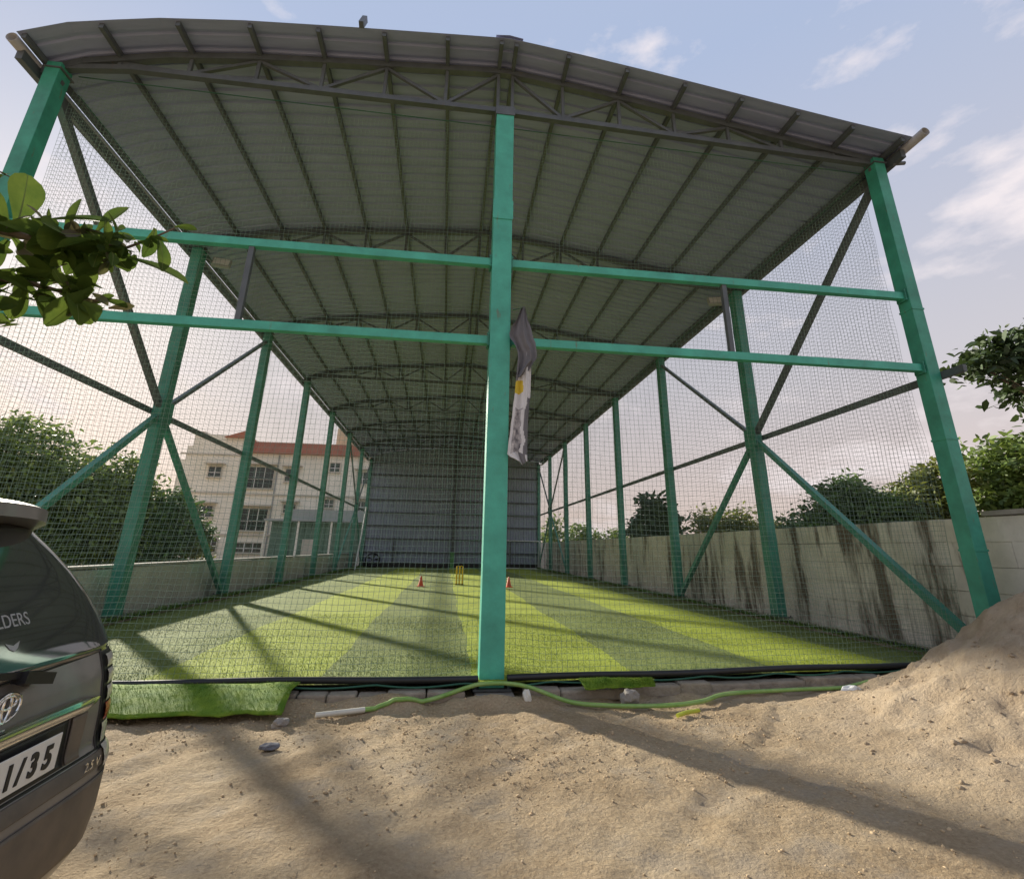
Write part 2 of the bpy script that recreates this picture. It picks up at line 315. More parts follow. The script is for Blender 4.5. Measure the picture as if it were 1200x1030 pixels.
# ------------------------------------------------------------------ ground
def axis(lo, hi, st, far):
    a = list(np.arange(lo, hi+1e-6, st)); d = st; p = hi; q = lo; up = []; dn = []
    while p < far: d *= 1.45; p += d; up.append(p)
    d = st
    while q > -far: d *= 1.45; q -= d; dn.append(q)
    return dn[::-1]+a+up
gx = axis(-5.0, 7.0, 0.05, 2500); gy = axis(-5.2, 0.7, 0.05, 2500)
def ground_z(x, y):
    f = max(0, min(1, (0.3-y)/0.5)) * max(0, min(1, (9-abs(x))/3))
    z = 0.015*fbm(x, y, 3, 0.9)+0.016*fbm(x, y, 9, 4.0)+0.012*fbm(x, y, 5, 10.0)+0.085*math.exp(-((y-foot(x)+0.20)/0.13)**2)*(0.75+fbm(x, 2, 1, 1.3))
    rut = 0
    for c_ in (-2.3, -0.7, 0.9, 2.5):
        d_ = (x-0.9*(y+1.2)-c_-0.25*math.sin(y*0.8+c_))/0.13; rut += math.exp(-d_*d_)*(0.8+0.35*math.sin((x+y)*42))-0.55*math.exp(-((abs(d_)-1.9)/0.6)**2)
    return GZ+(z-0.017*rut-0.01)*f-(0.12 if y > 0.6 and abs(x) < 6.9 else 0)
npv = [(x, y, ground_z(x, y)) for y in gy for x in gx]; nx = len(gx)
ii = np.arange(len(gy)-1)[:, None]*nx+np.arange(nx-1)[None, :]; ii = ii.ravel()
g = npmesh('ground', npv, np.stack([ii, ii+1, ii+1+nx, ii+nx], 1), MT['dirt'], smooth=True); tag(g, kind='structure')

def clods(name, pts, sizes, m, kind='stuff', label=None, cat=None):
    base = bmesh.new(); bmesh.ops.create_icosphere(base, subdivisions=1, radius=1)
    bv = np.array([v.co[:] for v in base.verts]); bf = np.array([[v.index for v in f.verts] for f in base.faces]); base.free()
    V = []; F = []
    for i, (p, s) in enumerate(zip(pts, sizes)):
        q = bv*(0.65+0.7*rng.random((len(bv), 1)))*s*np.array([1, 0.6+0.6*rng.random(), 0.5+0.4*rng.random()])
        a = rng.random()*6.28; q = q@np.array([[math.cos(a), -math.sin(a), 0], [math.sin(a), math.cos(a), 0], [0, 0, 1]])
        V.append(q+np.array(p)); F.append(bf+i*len(bv))
    o = npmesh(name, np.concatenate(V), np.concatenate(F), m); return tag(o, label, cat, kind=kind)
pts = []; sz = []
while len(pts) < 13000:
    x = rng.uniform(-4.5, 5.5); y = -0.45-abs(rng.normal(0, 1.7))
    if y < -5.2: continue
    if fbm(x, y, 12, 0.8)+rng.normal(0, 0.25) < -0.05: continue
    pts.append((x, y, ground_z(x, y)+0.001)); sz.append(0.003+0.010*rng.random()**5+(0.012 if rng.random() < 0.008 else 0))
clods('loose_soil', pts, sz, MT['clod'], label='crumbs of loose brown soil scattered over the dirt', cat='soil')

# ------------------------------------------------------------------ turf
turf = empty('turf', (0, 0, 0), 'artificial turf pitch laid in light and dark green stripes', 'turf'); tag(turf, kind='structure')
edges = [-6.45, -5.65, -3.75, -1.9, -0.2, 1.75, 3.65, 5.5, 6.45]
def blades(name, pts, h, w, m, parent=None, lean=0.5, kind='stuff'):
    n = len(pts); P = np.asarray(pts, float); a = rng.random(n)*6.283; hh = h*(0.55+0.7*rng.random(n)); L = rng.normal(0, lean, (n, 2))*hh[:, None]
    d = np.stack([np.cos(a), np.sin(a), 0*a], 1)*w/2
    tip = P+np.concatenate([L, hh[:, None]], 1)
    V = np.stack([P-d, P+d, tip], 1).reshape(-1, 3); F = np.arange(3*n).reshape(-1, 3)
    o = npmesh(name, V, F, m, parent); o['kind'] = kind; return o
for i in range(8):
    x0, x1 = edges[i], edges[i+1]; light = i in (2, 4, 6); m = MT['turf_light'] if light else MT['turf_dark']
    ys = [foot((x0+x1)/2)]+list(np.linspace(0.6, 33.8, 60)); P = []
    for k, y in enumerate(ys):
        row = []
        for t in np.linspace(0, 1, 9):
            x = x0+(x1-x0)*t; yy = foot(x)-0.02 if k == 0 else y
            row.append((x+(0.03*math.sin(y*0.9+round(x*3))+0.018*math.sin(y*3.1+x*2)), yy, TZ+0.008*fbm(x, yy, 2, 0.6)))
        P.append(row)
    b = MB().grid(P); b.smooth = True
    st = b.build('turf_strip', m, turf)
    n = int(9500*(x1-x0)); xs = rng.uniform(x0, x1, n); ys2 = rng.random(n)**1.5*6.0
    blades('turf_pile', [(x, foot(x)+y, TZ-0.004) for x, y in zip(xs, ys2)], 0.020, 0.007, m, st, 0.5)
# kerb of concrete blocks under the front edge, and side kerbs
kerb = empty('kerb', (0, 0, 0), 'low concrete block kerb carrying the turf edge and posts', 'kerb'); tag(kerb, kind='structure')
bsrc = None; x = -6.7; k = 0
while x < 6.4:
    L = random.choice([0.3, 0.39, 0.41, 0.62, 0.8])
    if abs(x+L/2) > 0.30:
        y = foot(x+L/2)-0.16+random.uniform(-0.015, 0.015); o = MB().box((0, 0, 0), (L-0.012, 0.17, 0.125+random.uniform(-0.02, 0.015))).build('kerb_block', MT['kerb'], kerb, 0.02)
        o.location = (x, y, GZ-0.02); o.rotation_euler = (random.uniform(-.03, .03), random.uniform(-.02, .02), random.uniform(-.04, .04))
    x += L
for s in (-1, 1):
    for j in range(17):
        o = MB().box((-0.13, 0, -0.35), (0.13, 1.98, 0.0)).build('kerb_block', MT['kerb'], kerb, 0.02); o.location = (s*6.60, 0.35+2*j, -0.02+random.uniform(-.008, .008))
# turf rolled up against the left kerb: tufts along the kerb line
pts = [(-6.45+rng.normal(0, 0.06), y, TZ+0.02+0.06*rng.random()) for y in rng.uniform(0.2, 33, 9000)]
pts += [(6.42+rng.normal(0, 0.06), y, TZ+0.02+0.05*rng.random()) for y in rng.uniform(0.8, 33, 7000)]
tag(blades('kerb_grass', pts, 0.09, 0.012, MT['grass'], None, 0.6), 'green grass tufts growing along the side kerbs', 'grass', kind='stuff')

def turf_scrap(name, x0, x1, y0, y1, label, droop):
    P = []
    for y in np.linspace(y0, y1, 12):
        row = []
        for x in np.linspace(x0, x1, 26):
            t = (y0-y)/(y0-y1); z = TZ+0.03-droop*(t**1.7)+0.012*fbm(x, y, 1, 2.2)
            row.append((x+0.03*fbm(y, x, 4, 3), y+0.10*t*fbm(x, 7, 0, 2.4)+0.04*t*fbm(x, 3, 0, 9), max(z, GZ+0.02)))
        P.append(row)
    b = MB().grid(P); b.smooth = True; o = b.build(name, MT['turf_fresh']); tag(o, label, 'turf')
    P = np.array(P); n = 9000; a = rng.random(n)*11; c = rng.random(n)*25; i = a.astype(int); j = c.astype(int); fa = (a-i)[:, None]; fc = (c-j)[:, None]
    q = P[i, j]*(1-fa)*(1-fc)+P[i+1, j]*fa*(1-fc)+P[i, j+1]*(1-fa)*fc+P[i+1, j+1]*fa*fc
    blades('pile', q, 0.025, 0.006, MT['turf_fresh'], o, 0.5)
    so_ = o.modifiers.new('thickness', 'SOLIDIFY'); so_.thickness = 0.012
turf_scrap('turf_offcut', -4.6, -2.02, -0.30, -0.86, 'bright green turf offcut drooping over the kerb beside the grey van', 0.135)
turf_scrap('turf_offcut', 0.95, 1.78, -0.33, -0.50, 'small bright green turf offcut on the kerb right of the middle post', 0.05)

# ------------------------------------------------------------------ the shed
shed = empty('sports_shed', (0, 0, GZ), 'tall open steel sports shed with green posts and grey sheet roof', 'shed')
def inv(o):        # shed stands at its base; parts are modelled in world coordinates
    o.location = (o.location[0], o.location[1], o.location[2]-GZ); return o
def sp(b, name, m, par=None, bevel=0.0):
    o = b.build(name, m, par or shed, bevel)
    return inv(o) if par is None else o
CHX = [-6.9, -6.37, -5.22, -4.0, -2.69, -1.32, 0.0, 1.6, 3.12, 4.69, 6.29, 6.9]
CHZ = [7.84, 8.13, 8.44, 8.62, 8.75, 8.87, 8.98, 8.78, 8.54, 8.29, 8.04, 7.95]
def chord(x): return float(np.interp(x, CHX, CHZ))
def roof(x): return chord(x)+0.10
def bot(x): return float(np.interp(x, [-6.66, -5.7, 0, 6.66], [7.98, 8.12, 8.13, 7.92]))
# columns
def column(x, y, z0, z1, w, d, pm='green_paint'):
    c = sp(MB().box((x-w/2, y-d/2, z0), (x+w/2, y+d/2, z1)), 'column', MT[pm], bevel=0.006)
    pl = MB().box((x-w/2-0.07, y-d/2-0.07, z0), (x+w/2+0.07, y+d/2+0.07, z0+0.022))
    for sx in (-1, 1):
        for sy in (-1, 1): pl.tube([(x+sx*(w/2+0.04), y+sy*(d/2+0.04), z0+0.02), (x+sx*(w/2+0.04), y+sy*(d/2+0.04), z0+0.05)], 0.012, 6)
    pl.build('base_plate', MT['steel'], c); return c
for i, y in enumerate(FY):
    for s in (-1, 1):
        w, d = (0.20, 0.225) if i == 0 else (0.22, 0.26)
        c = column(s*HW, y, -0.02 if i else -0.12, 7.98 if i == 0 else EAVE+0.15, w, d, 'green_post' if i == 0 else 'green_shaded')
        MB().box((s*HW-w/2-0.02, y-d/2-0.02, 7.86), (s*HW+w/2+0.03, y+d/2+0.03, 7.88)).build('cap_plate', MT['steel'], c)
        if i == 0:
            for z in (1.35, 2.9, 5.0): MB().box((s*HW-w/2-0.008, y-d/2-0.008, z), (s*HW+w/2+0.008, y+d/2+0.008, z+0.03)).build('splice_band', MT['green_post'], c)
cp = column(0, 0, -0.20, 8.02, 0.28, 0.28); tag(cp, 'middle green post of the open front')
MB().box((-0.150, -0.152, 5.95), (0.150, -0.141, 6.28)).build('splice_plate', MT['green_paint'], cp)
MB().box((-0.155, -0.155, 7.93), (0.155, 0.155, 8.10)).build('cap_plate', MT['steel'], cp)
MB().box((-0.19, -0.30, GZ-0.05), (0.24, 0.22, -0.21)).build('pedestal', MT['concrete'], cp, 0.02)
# front beams and struts
for z, hgt in ((5.268, 0.12), (4.033, 0.12)):
    for s in (-1, 1):
        bm_ = sp(MB().bar((s*0.14, 0, z), (s*(HW-0.11), 0, z), 0.10, hgt), 'beam', MT['green_paint'], bevel=0.005)
        for xe in (0.155, HW-0.125):
            q = MB().box((s*xe-0.008, -0.09, z-0.10), (s*xe+0.008, 0.09, z+0.10))
            for by_ in (-0.07, 0.07):
                for bz_ in (-0.078, 0.078): q.box((s*xe-0.020, by_-0.012, z+bz_-0.012), (s*xe+0.020, by_+0.012, z+bz_+0.012))
            q.build('end_plate', MT['green_shaded'], bm_)
for x in (-3.47, 3.46): sp(MB().bar((x, 0.0, 4.094), (x, 0.0, 5.207), 0.07), 'strut', MT['steel'])
# trusses
PXS = [0.12, 0.98, 1.96, 2.94, 3.92, 4.90, 5.88, 6.78]
xs_p = [-x for x in PXS[::-1]]+PXS
def truss_parts():
    parts = []
    b = MB(); xb = [-6.66, -5.7, 0, 5.0, 6.66]
    for a, c in zip(xb[:-1], xb[1:]): b.bar((a, 0, bot(a)), (c, 0, bot(c)), 0.09, 0.09)
    parts.append(('bottom_chord', b.mesh('bottom_chord', MT['steel'])))
    b = MB()
    for a, c in zip(CHX[:-1], CHX[1:]): b.bar((a, 0, chord(a)), (c, 0, chord(c)), 0.10, 0.11)
    parts.append(('top_chord', b.mesh('top_chord', MT['steel'])))
    for s in (-1, 1):
        for k in range(7):
            x0, x1 = s*PXS[k], s*PXS[min(k+1, 7)]
            v = MB().bar((x0, 0.0, bot(x0)+0.04), (x0, 0.0, chord(x0)-0.05), 0.05); parts.append(('web_post', v.mesh('web_post', MT['steel'])))
            if k < 6:
                p, q = ((x0, 0.01, chord(x0)-0.05), (x1, 0.01, bot(x1)+0.04)) if k % 2 == 0 else ((x0, 0.01, bot(x0)+0.04), (x1, 0.01, chord(x1)-0.05))
                parts.append(('web_diagonal', MB().bar(p, q, 0.05).mesh('web_diagonal', MT['steel'])))
    return parts
TP = truss_parts()
for i, y in enumerate(FY[:-1]):
    t = bpy.data.objects.new('truss', TP[0][1]); t.location = (0, y+(0.0 if i else 0.0), -GZ); COL.objects.link(t); t.parent = shed
    for nm, me in TP[1:]:
        c = bpy.data.objects.new(nm, me); COL.objects.link(c); c.parent = t
# purlins
for x in xs_p:
    z = chord(x)+0.053
    sp(MB().bar((x, -0.51, z), (x, 34.0, z), 0.06, 0.085), 'purlin', MT['steel'])
sp(MB().bar((-2.28, -0.66, 8.80), (-2.28, -0.50, 9.14), 0.07, 0.09), 'purlin_stub', MT['steel'])
# ribbed roof sheets, one metre cover width each
def sheet_mesh(xa, xb_, n):
    prof = []
    for k in range(4):
        for dy, dz in ((0, 0), (0.155, 0), (0.175, 0.032), (0.225, 0.032), (0.245, 0)): prof.append((k*0.25+dy, dz))
    prof.append((1.0, 0)); b = MB(); P = []
    for x in np.linspace(xa, xb_, n):
        P.append([(x, dy, roof(x)+dz) for dy, dz in prof])
    b.grid(P); return b.mesh('roof_sheet', MT['roof_sheet'])
ml = sheet_mesh(-6.85, 0.0, 13); mr = sheet_mesh(0.0, 6.98, 7)
for k in range(35):
    for me in (ml, mr):
        o = bpy.data.objects.new('roof_sheet', me); COL.objects.link(o); o.parent = shed; o.location = (0, -0.55+k*0.992, -GZ+0.002*(k % 2))
        sdm = o.modifiers.new('thickness', 'SOLIDIFY'); sdm.thickness = 0.004; sdm.offset = 1
rc = MB()
rc.grid([[(-0.22, y, roof(-0.22)+0.040), (0, y, roof(0)+0.052), (0.22, y, roof(0.22)+0.040)] for y in (-0.56, 34.1)]); o = sp(rc, 'ridge_cap', MT['roof_sheet'])
o.modifiers.new('thickness', 'SOLIDIFY').thickness = 0.004
# gutters: open-ended round pipes along both eaves
for s, zg in ((-1, 7.92), (1, 8.02)):
    b = MB(); b.tube([(-6.93 if s < 0 else 7.0, -0.50 if s < 0 else -0.72, zg), (-6.93 if s < 0 else 7.0, 34.1, zg)], 0.075, 16, cap=False); o = sp(b, 'gutter', MT['pvc'])
    o.modifiers.new('thickness', 'SOLIDIFY').thickness = 0.008
    sp(MB().bar((s*6.90, -0.35, zg-0.13), (s*6.90, 34.0, zg-0.13), 0.09, 0.16), 'eave_beam', MT['steel'])
    for y in FY: sp(MB().bar((s*6.55, y, zg-0.22), (s*6.98, y, zg-0.13), 0.05, 0.06), 'gutter_bracket', MT['steel'])
    if s > 0: sp(MB().tube([(s*6.85, -0.16, zg-0.20), (s*7.10, -0.16, zg-0.15)], 0.035, 10), 'outlet_pipe', MT['steel'])
# side girts at mid height and cross braces
for s in (-1, 1):
    xg = s*(HW+0.14)
    sp(MB().bar((xg, -0.45 if s > 0 else 0.0, 3.90), (xg, 33.8, 3.90), 0.06, 0.11), 'girt', MT['steel'])  # green girt coloured dark grey, its backlit darkness painted in
    for a, b_, c in ((0, 1, 2), (5, 6, 7)):
        ym = FY[b_]; n = (s*HW, ym, 3.9); wb = 0.11 if a == 0 else 0.08
        for yy, zz in ((FY[a], 7.55), (FY[a], 0.05), (FY[c], 7.5), (FY[c], 0.05)):
            off = 0.13 if yy == FY[a] else -0.13
            thin = 0.085 if (a == 0 and zz > 5 and yy == FY[c]) else wb
            sp(MB().bar((s*HW, yy+off, zz), (s*HW, ym-0.12*(1 if yy < ym else -1), 3.9+0.12*(1 if zz > 5 else -1)), thin, thin), 'brace', MT['steel' if zz > 5 else 'green_shaded'])  # upper braces take grey instead of green to paint in backlit darkness
        sp(MB().box((s*HW-s*0.12-0.008, ym-0.22, 3.68), (s*HW-s*0.12+0.008, ym+0.22, 4.12)), 'gusset_plate', MT['green_shaded'])
# rear wall
rw = sp(MB().bar((0, 33.78, TZ), (0, 33.78, 8.75), 0.20, 0.16), 'rear_wall', MT['steel'])
for k in range(13):
    x0 = -6.7+k*1.031; b = MB(); P0 = []; P1 = []
    for j in range(5):
        for dx, dy in ((0, 0), (0.15, 0), (0.165, 0.03), (0.19, 0.03), (0.206, 0)):
            x = x0+min(j*0.206+dx, 1.031)
            if j == 4 and dx == 0.206: x = x0+1.031
            P0.append((x, 33.97+dy, GZ)); P1.append((x, 33.97+dy, roof(x)-0.02))
    b.grid([P0, P1]); o = b.build('wall_sheet', MT['wall_sheet'], rw); o.modifiers.new('thickness', 'SOLIDIFY').thickness = 0.003
for k in range(8):
    MB().bar((-6.6, 33.90, 0.95+k*0.95), (6.6, 33.90, 0.95+k*0.95), 0.08, 0.10).build('wall_girt', MT['steel'], rw)
for x in (-4.4, 4.4): MB().box((x-0.05, 33.74, TZ), (x+0.05, 33.84, 2.0)).build('wall_post', MT['steel'], rw)
MB().box((-6.55, 33.70, TZ), (6.55, 33.84, 0.22)).build('skirt_board', MT['black_pipe'], rw)

# ------------------------------------------------------------------ nets
def net(name, label, U, V, pos, r, fu, fv):
    """strand grid: for each u a strand along v and the other way round; pos(u, v) arrays -> xyz"""
    verts = []; faces = []; off = 0
    def strands(lines, npt, mk, d1, d2):
        nonlocal off
        for c in lines:
            P = mk(c, npt); n = len(P); ring = []
            for a in (90, 210, 330): ring.append(P+r*(math.cos(R(a))*np.array(d1)+math.sin(R(a))*np.array(d2)))
            A = np.stack(ring, 1).reshape(-1, 3); verts.append(A)
            i = np.arange(n-1)[:, None]*3; j = np.arange(3)[None, :]; j2 = (j+1) % 3
            faces.append(np.stack([i+j, i+j2, i+3+j2, i+3+j], -1).reshape(-1, 4)+off); off += len(A)
    strands(U, fv, lambda c, n: pos(np.full(n, c), np.linspace(V[0], V[-1], n)), *D1)
    strands(V, fu, lambda c, n: pos(np.linspace(U[0], U[-1], n), np.full(n, c)), *D2)
    return np.concatenate(verts), np.concatenate(faces)
def wob(a, b, k): return np.sin(a*1.7+k)*np.sin(b*1.3+2*k)*0.5+np.sin(a*4.1+b*2.3+k)*0.28+np.sin(a*9.7-b*7.1+3*k)*0.16
G = 0.064
D1 = ((1, 0, 0), (0, 1, 0)); D2 = ((0, 1, 0), (0, 0, 1))
fo = np.vectorize(foot)
def pf(u, v):
    t = np.clip((1.6-v)/1.6, 0, 1)*np.clip((np.abs(u)-0.18)/0.5, 0, 1); sag = np.clip(np.sin(np.pi*np.clip(np.abs(u)/6.5, 0, 1)), 0, 1)*0.05*np.clip((v-5)/3, 0, 1)
    return np.stack([u+0.022*wob(u, v, 1.0), 0.17*(1-t)+fo(u)*t+0.035*wob(u*0.8, v, 2.2)*(v > 0.2), v+0.020*wob(u, v, 4.4)-sag], -1)
v, f = net('front', '', np.arange(-6.50, 6.5001, G), np.arange(TZ+0.06, 8.02, G), pf, 0.0020, 150, 90)
root = empty('safety_net', (0, 0.17, TZ), 'green mesh net closing the wide open front of the shed', 'net')
o = npmesh('mesh', v-np.array([0, 0.17, TZ]), f, MT['net'], root)
b = MB(); b.tube([(-6.5, -0.03, 8.0-TZ), (0, 0.0, 7.98-TZ), (6.5, -0.03, 7.82-TZ)], 0.008, 6); b.build('border_rope', MT['rope'], root)
for xa, xb_ in ((-6.5, -0.16), (0.16, 6.45)):
    b = MB(); b.tube([(x, foot(x)-0.17, 0.035+0.008*math.sin(x*2.1)) for x in np.linspace(xa, xb_, 24)], 0.034, 10); b.build('foot_pipe', MT['black_pipe'], root)
    b = MB(); b.tube([(x, foot(x)-0.215-0.015*math.sin(x*5), 0.02-0.03*abs(math.sin(x*3.3+1))-0.02) for x in np.linspace(xa, xb_, 60)], 0.010, 6); b.build('foot_rope', MT['rope'], root)
D1 = ((1, 0, 0), (0, 1, 0)); D2 = ((1, 0, 0), (0, 0, 1))
for s, nm in ((-1, 'left'), (1, 'right')):
    def ps(u, v, s=s): return np.stack([s*6.46+0.045*wob(u*0.6, v, 3.1+s), u+0.02*wob(u, v, 1.1), v+0.02*wob(u, v, 5.4)], -1)
    v, f = net(nm, '', np.arange(0.2, 33.4, 0.075), np.arange(TZ+0.08, 7.72, 0.075), ps, 0.0018, 260, 40)
    root = empty('safety_net', (s*6.46, 0.2, TZ), 'green mesh net along the shed side facing the white building' if s < 0 else 'green mesh net along the shed side facing the stained boundary wall', 'net')
    npmesh('mesh', v-np.array([s*6.46, 0.2, TZ]), f, MT['net'], root)
    b = MB(); b.tube([(0, y, 0.07+0.01*math.sin(y)) for y in np.linspace(0, 33.2, 60)], 0.022, 8); b.build('foot_pipe', MT['black_pipe'], root)
    b = MB(); b.tube([(0, 0, 7.80), (0, 33.2, 7.80)], 0.008, 6); b.build('border_rope', MT['rope'], root)

# ------------------------------------------------------------------ sand pile
pr = [0, 0.5, 1.37, 2.0, 2.33, 2.87, 3.54, 4.1, 5.0, 5.6]; ph = [1.72, 1.60, 1.22, 0.82, 0.62, 0.34, 0.09, 0.0, -0.06, -0.10]
def pile_z(x, y):
    dx = x-6.9; dy = y+1.8; dy = dy*1.75 if dy > 0 else dy*0.95; r = math.hypot(dx, dy)
    r += 0.30*fbm(x, y, 8, 0.9)+0.10*fbm(x, y, 2, 3.0); a = math.atan2(dy, dx)
    return GZ+float(np.interp(max(r, 0), pr, ph))+(0.05*fbm(a*2.2, 0.6*r, 1, 2.0)+0.03*fbm(x, y, 6, 4)+0.014*fbm(x, y, 3, 13))*max(0, min(1, (4.2-r)/1.2))
xs = np.linspace(1.6, 7.13, 140); ys = np.linspace(-6.3, 1.9, 150)
b = MB(); b.grid([[(x, y, max(pile_z(x, y), GZ-0.08)) for x in xs] for y in ys]); b.smooth = True
# outer skirt drops below the ground so that the heap sits in it
o = b.build('sand_pile', MT['sand']); tag(o, 'big heap of tan sand against the boundary wall at the corner post', 'sand pile')
pts = []; sz = []
for _ in range(2200):
    x = rng.uniform(2.6, 7.1); y = rng.uniform(-5, 0.8); z = pile_z(x, y)
    if z > GZ: pts.append((x, y, z)); sz.append(0.006+0.020*rng.random()**5)
clods('sand_lumps', pts, sz, MT['sand'], label='small lumps of sand strewn over the tan heap', cat='sand')

# ------------------------------------------------------------------ boundary walls
wr = empty('boundary_wall', (7.2, 0, GZ), 'tall pale concrete panel wall with dark run-off stains on the far right', 'wall')
def wt(y): return 1.84-GZ+(0.0)
MB().box((0.05, -8, -0.3), (0.10, 37, 1.72-GZ)).build('wall_core', MT['mortar'], wr)
y = -7.8; j = 0
while y < 36.5:
    L = 1.93; top = wt(y+L/2); nrow = 6; h = top/nrow
    for k in range(nrow):
        o = MB().box((0, 0, 0), (0.14, L-0.007, h-0.005)).build('wall_panel', MT['stained'], wr, 0.006)
        o.location = (random.uniform(-0.006, 0.004), y+(L/2 if k % 2 else 0)+random.uniform(-.004, .004), k*h+(random.uniform(-0.01, 0.012) if k == nrow-1 else 0)); o.rotation_euler = (0, random.uniform(-.010, .010), random.uniform(-.003, .003))
    y += L; j += 1
b = MB(); b.box((-0.03, -8.0, wt(-4)+0.008), (0.17, 0.2, wt(-4)+0.075)); b.build('coping', MT['concrete'], wr)
wl = empty('boundary_wall', (-7.0, 0, GZ), 'low grey plastered wall along the shed under the leafy trees', 'wall')
y = -3.0
while y < 40:
    o = MB().box((-0.15, 0, 0), (0, 3.97, 1.07+random.uniform(-.012, .012))).build('wall_panel', MT['wall_plain'], wl, 0.01); o.location = (0, y, 0)
    o = MB().box((-0.20, 0, 1.09), (0.04, 3.985, 1.14)).build('coping', MT['concrete'], wl, 0.008); o.location = (0, y, 0)
    MB().box((-0.17, y-0.15, 0), (0.022, y+0.15, 1.085)).build('pilaster', MT['wall_plain'], wl, 0.01)
    y += 4.0

# ------------------------------------------------------------------ apartment building
BY = 50.0
ab = empty('apartment_building', (-19, BY, GZ), 'white three storey apartment block with a terracotta tiled parapet', 'building')
def B(b, name, m, par=None):
    o = b.build(name, m, par or ab); 
    if par is None: o.location = (19, -BY, -GZ)
    return o
B(MB().box((-27.6, BY, GZ), (-22.2, BY+11, 12.5)), 'wall', MT['bwhite'])
B(MB().box((-28.6, BY+0.02, GZ), (-27.6, BY+11, 9.7)), 'wall', MT['bwhite'])
B(MB().box((-28.1, BY+0.01, 9.7), (-27.6, BY+11, 11.2)), 'wall', MT['bwhite'])
B(MB().box((-22.2, BY+0.4, GZ), (-7.6, BY+11, 10.7)), 'wall', MT['bwhite'])
b = MB(); b.add([(-22.2, BY-0.1, 10.7), (-7.4, BY-0.1, 10.7), (-7.4, BY+0.9, 12.05), (-22.2, BY+0.9, 12.05), (-22.2, BY+3, 12.05), (-7.4, BY+3, 12.05), (-22.2, BY+3, 10.7), (-7.4, BY+3, 10.7)], [(0,1,2,3),(3,2,5,4),(4,5,7,6),(0,3,4,6),(1,7,5,2),(0,6,7,1)])
rf = B(b, 'tiled_parapet', MT['terracotta'])
for k in range(60):
    x = -22.15+k*0.246; t = MB(); t.bar((x, BY-0.12, 10.72), (x, BY+0.88, 12.08), 0.12, 0.06, up=(0, -1, 1)); o = t.build('tile_row', MT['terracotta'], rf)
b = MB(); b.add([(-24.5, BY-0.5, 12.2), (-22.5, BY-0.5, 12.9), (-22.0, BY-0.5, 12.2), (-24.5, BY+2, 12.2), (-22.5, BY+2, 12.9), (-22.0, BY+2, 12.2)], [(0,2,1),(3,4,5),(0,1,4,3),(1,2,5,4),(0,3,5,2)])
B(b, 'gable_tiles', MT['terracotta'])
B(MB().box((-27.9, BY-0.15, 12.5), (-26.6, BY+2, 12.75)), 'parapet_step', MT['bband'])
B(MB().box((-13.9, BY+4, 10.7), (-9.0, BY+9, 14.6)), 'stair_tower', MT['btower'])
for z in (10.3, 6.3, 2.2):
    B(MB().box((-28.65, BY-0.12, z), (-22.2, BY-0.002, z+0.16)), 'string_course', MT['bband'])
    if z < 10: B(MB().box((-22.18, BY+0.26, z), (-7.6, BY+0.398, z+0.16)), 'string_course', MT['bband'])
def window(x0, x1, z0, z1, yy, nm=2, nr=2, hood=True, grill=False):
    f = MB()
    for a, c in (((x0-.09, yy-.14, z0-.09), (x0, yy-.003, z1+.09)), ((x1, yy-.14, z0-.09), (x1+.09, yy-.003, z1+.09)), ((x0, yy-.14, z1), (x1, yy-.003, z1+.09)), ((x0, yy-.14, z0-.09), (x1, yy-.003, z0))): f.box(a, c)
    w = B(f, 'window', MT['bband'])
    MB().box((x0, yy-.05, z0), (x1, yy-.004, z1)).build('pane', MT['pane'], w)
    q = MB()
    for i in range(1, nm): x = x0+(x1-x0)*i/nm; q.box((x-.035, yy-.09, z0), (x+.035, yy-.052, z1))
    q.box((x0, yy-.088, z0+(z1-z0)*0.42-.03), (x1, yy-.053, z0+(z1-z0)*0.42+.03))
    q.build('mullion', MT['white_paint'], w)
    MB().box((x0-.15, yy-.24, z0-.16), (x1+.15, yy-.002, z0-.092)).build('sill', MT['bband'], w)
    if hood: MB().box((x0-.35, yy-.75, z1+.25), (x1+.35, yy-.002, z1+.37)).build('hood', MT['bband'], w)
    if grill:
        for i in range(9): x = x0+(x1-x0)*(i+.5)/9; MB().bar((x, yy-.2, z0), (x, yy-.2, z0+(z1-z0)*.45), 0.03).build('grille_bar', MT['black'], w)
        MB().bar((x0, yy-.2, z0+(z1-z0)*.45), (x1, yy-.2, z0+(z1-z0)*.45), 0.05).build('grille_rail', MT['black'], w)
Y1 = BY; Y2 = BY+0.4
window(-25.5, -24.3, 8.05, 9.05, Y1); window(-25.7, -24.4, 4.0, 5.05, Y1); window(-24.4, -23.4, 0.6, 1.9, Y1, hood=False)
window(-21.9, -19.1, 7.05, 9.2, Y2, 3, grill=True); window(-21.9, -19.1, 2.75, 4.9, Y2, 3, grill=True); window(-21.7, -19.2, 0.6, 1.5, Y2, 3, hood=False)
window(-17.9, -16.6, 7.85, 9.1, Y2); window(-13.4, -12.4, 9.0, 9.9, Y2, hood=False); window(-13.5, -12.6, 5.2, 6.0, Y2); window(-10.4, -9.3, 7.8, 9.0, Y2); window(-17.6, -16.4, 4.6, 5.4, Y2); window(-10.3, -9.2, 4.9, 5.9, Y2)
B(MB().tube([(-18.8, Y2-.08, 0), (-18.8, Y2-.08, 10.6)], 0.06, 8), 'drain_pipe', MT['pvc'])
an = empty('annex_shed', (-14, 45, GZ), 'low green sheeted shed with grey flat roof before the white building', 'shed')
def A(b, n, m): o = b.build(n, m, an); o.location = (14, -45, -GZ); return o
A(MB().box((-16.9, 45.2, GZ), (-8.2, 48.5, 3.5)), 'wall', MT['shed_wall'])
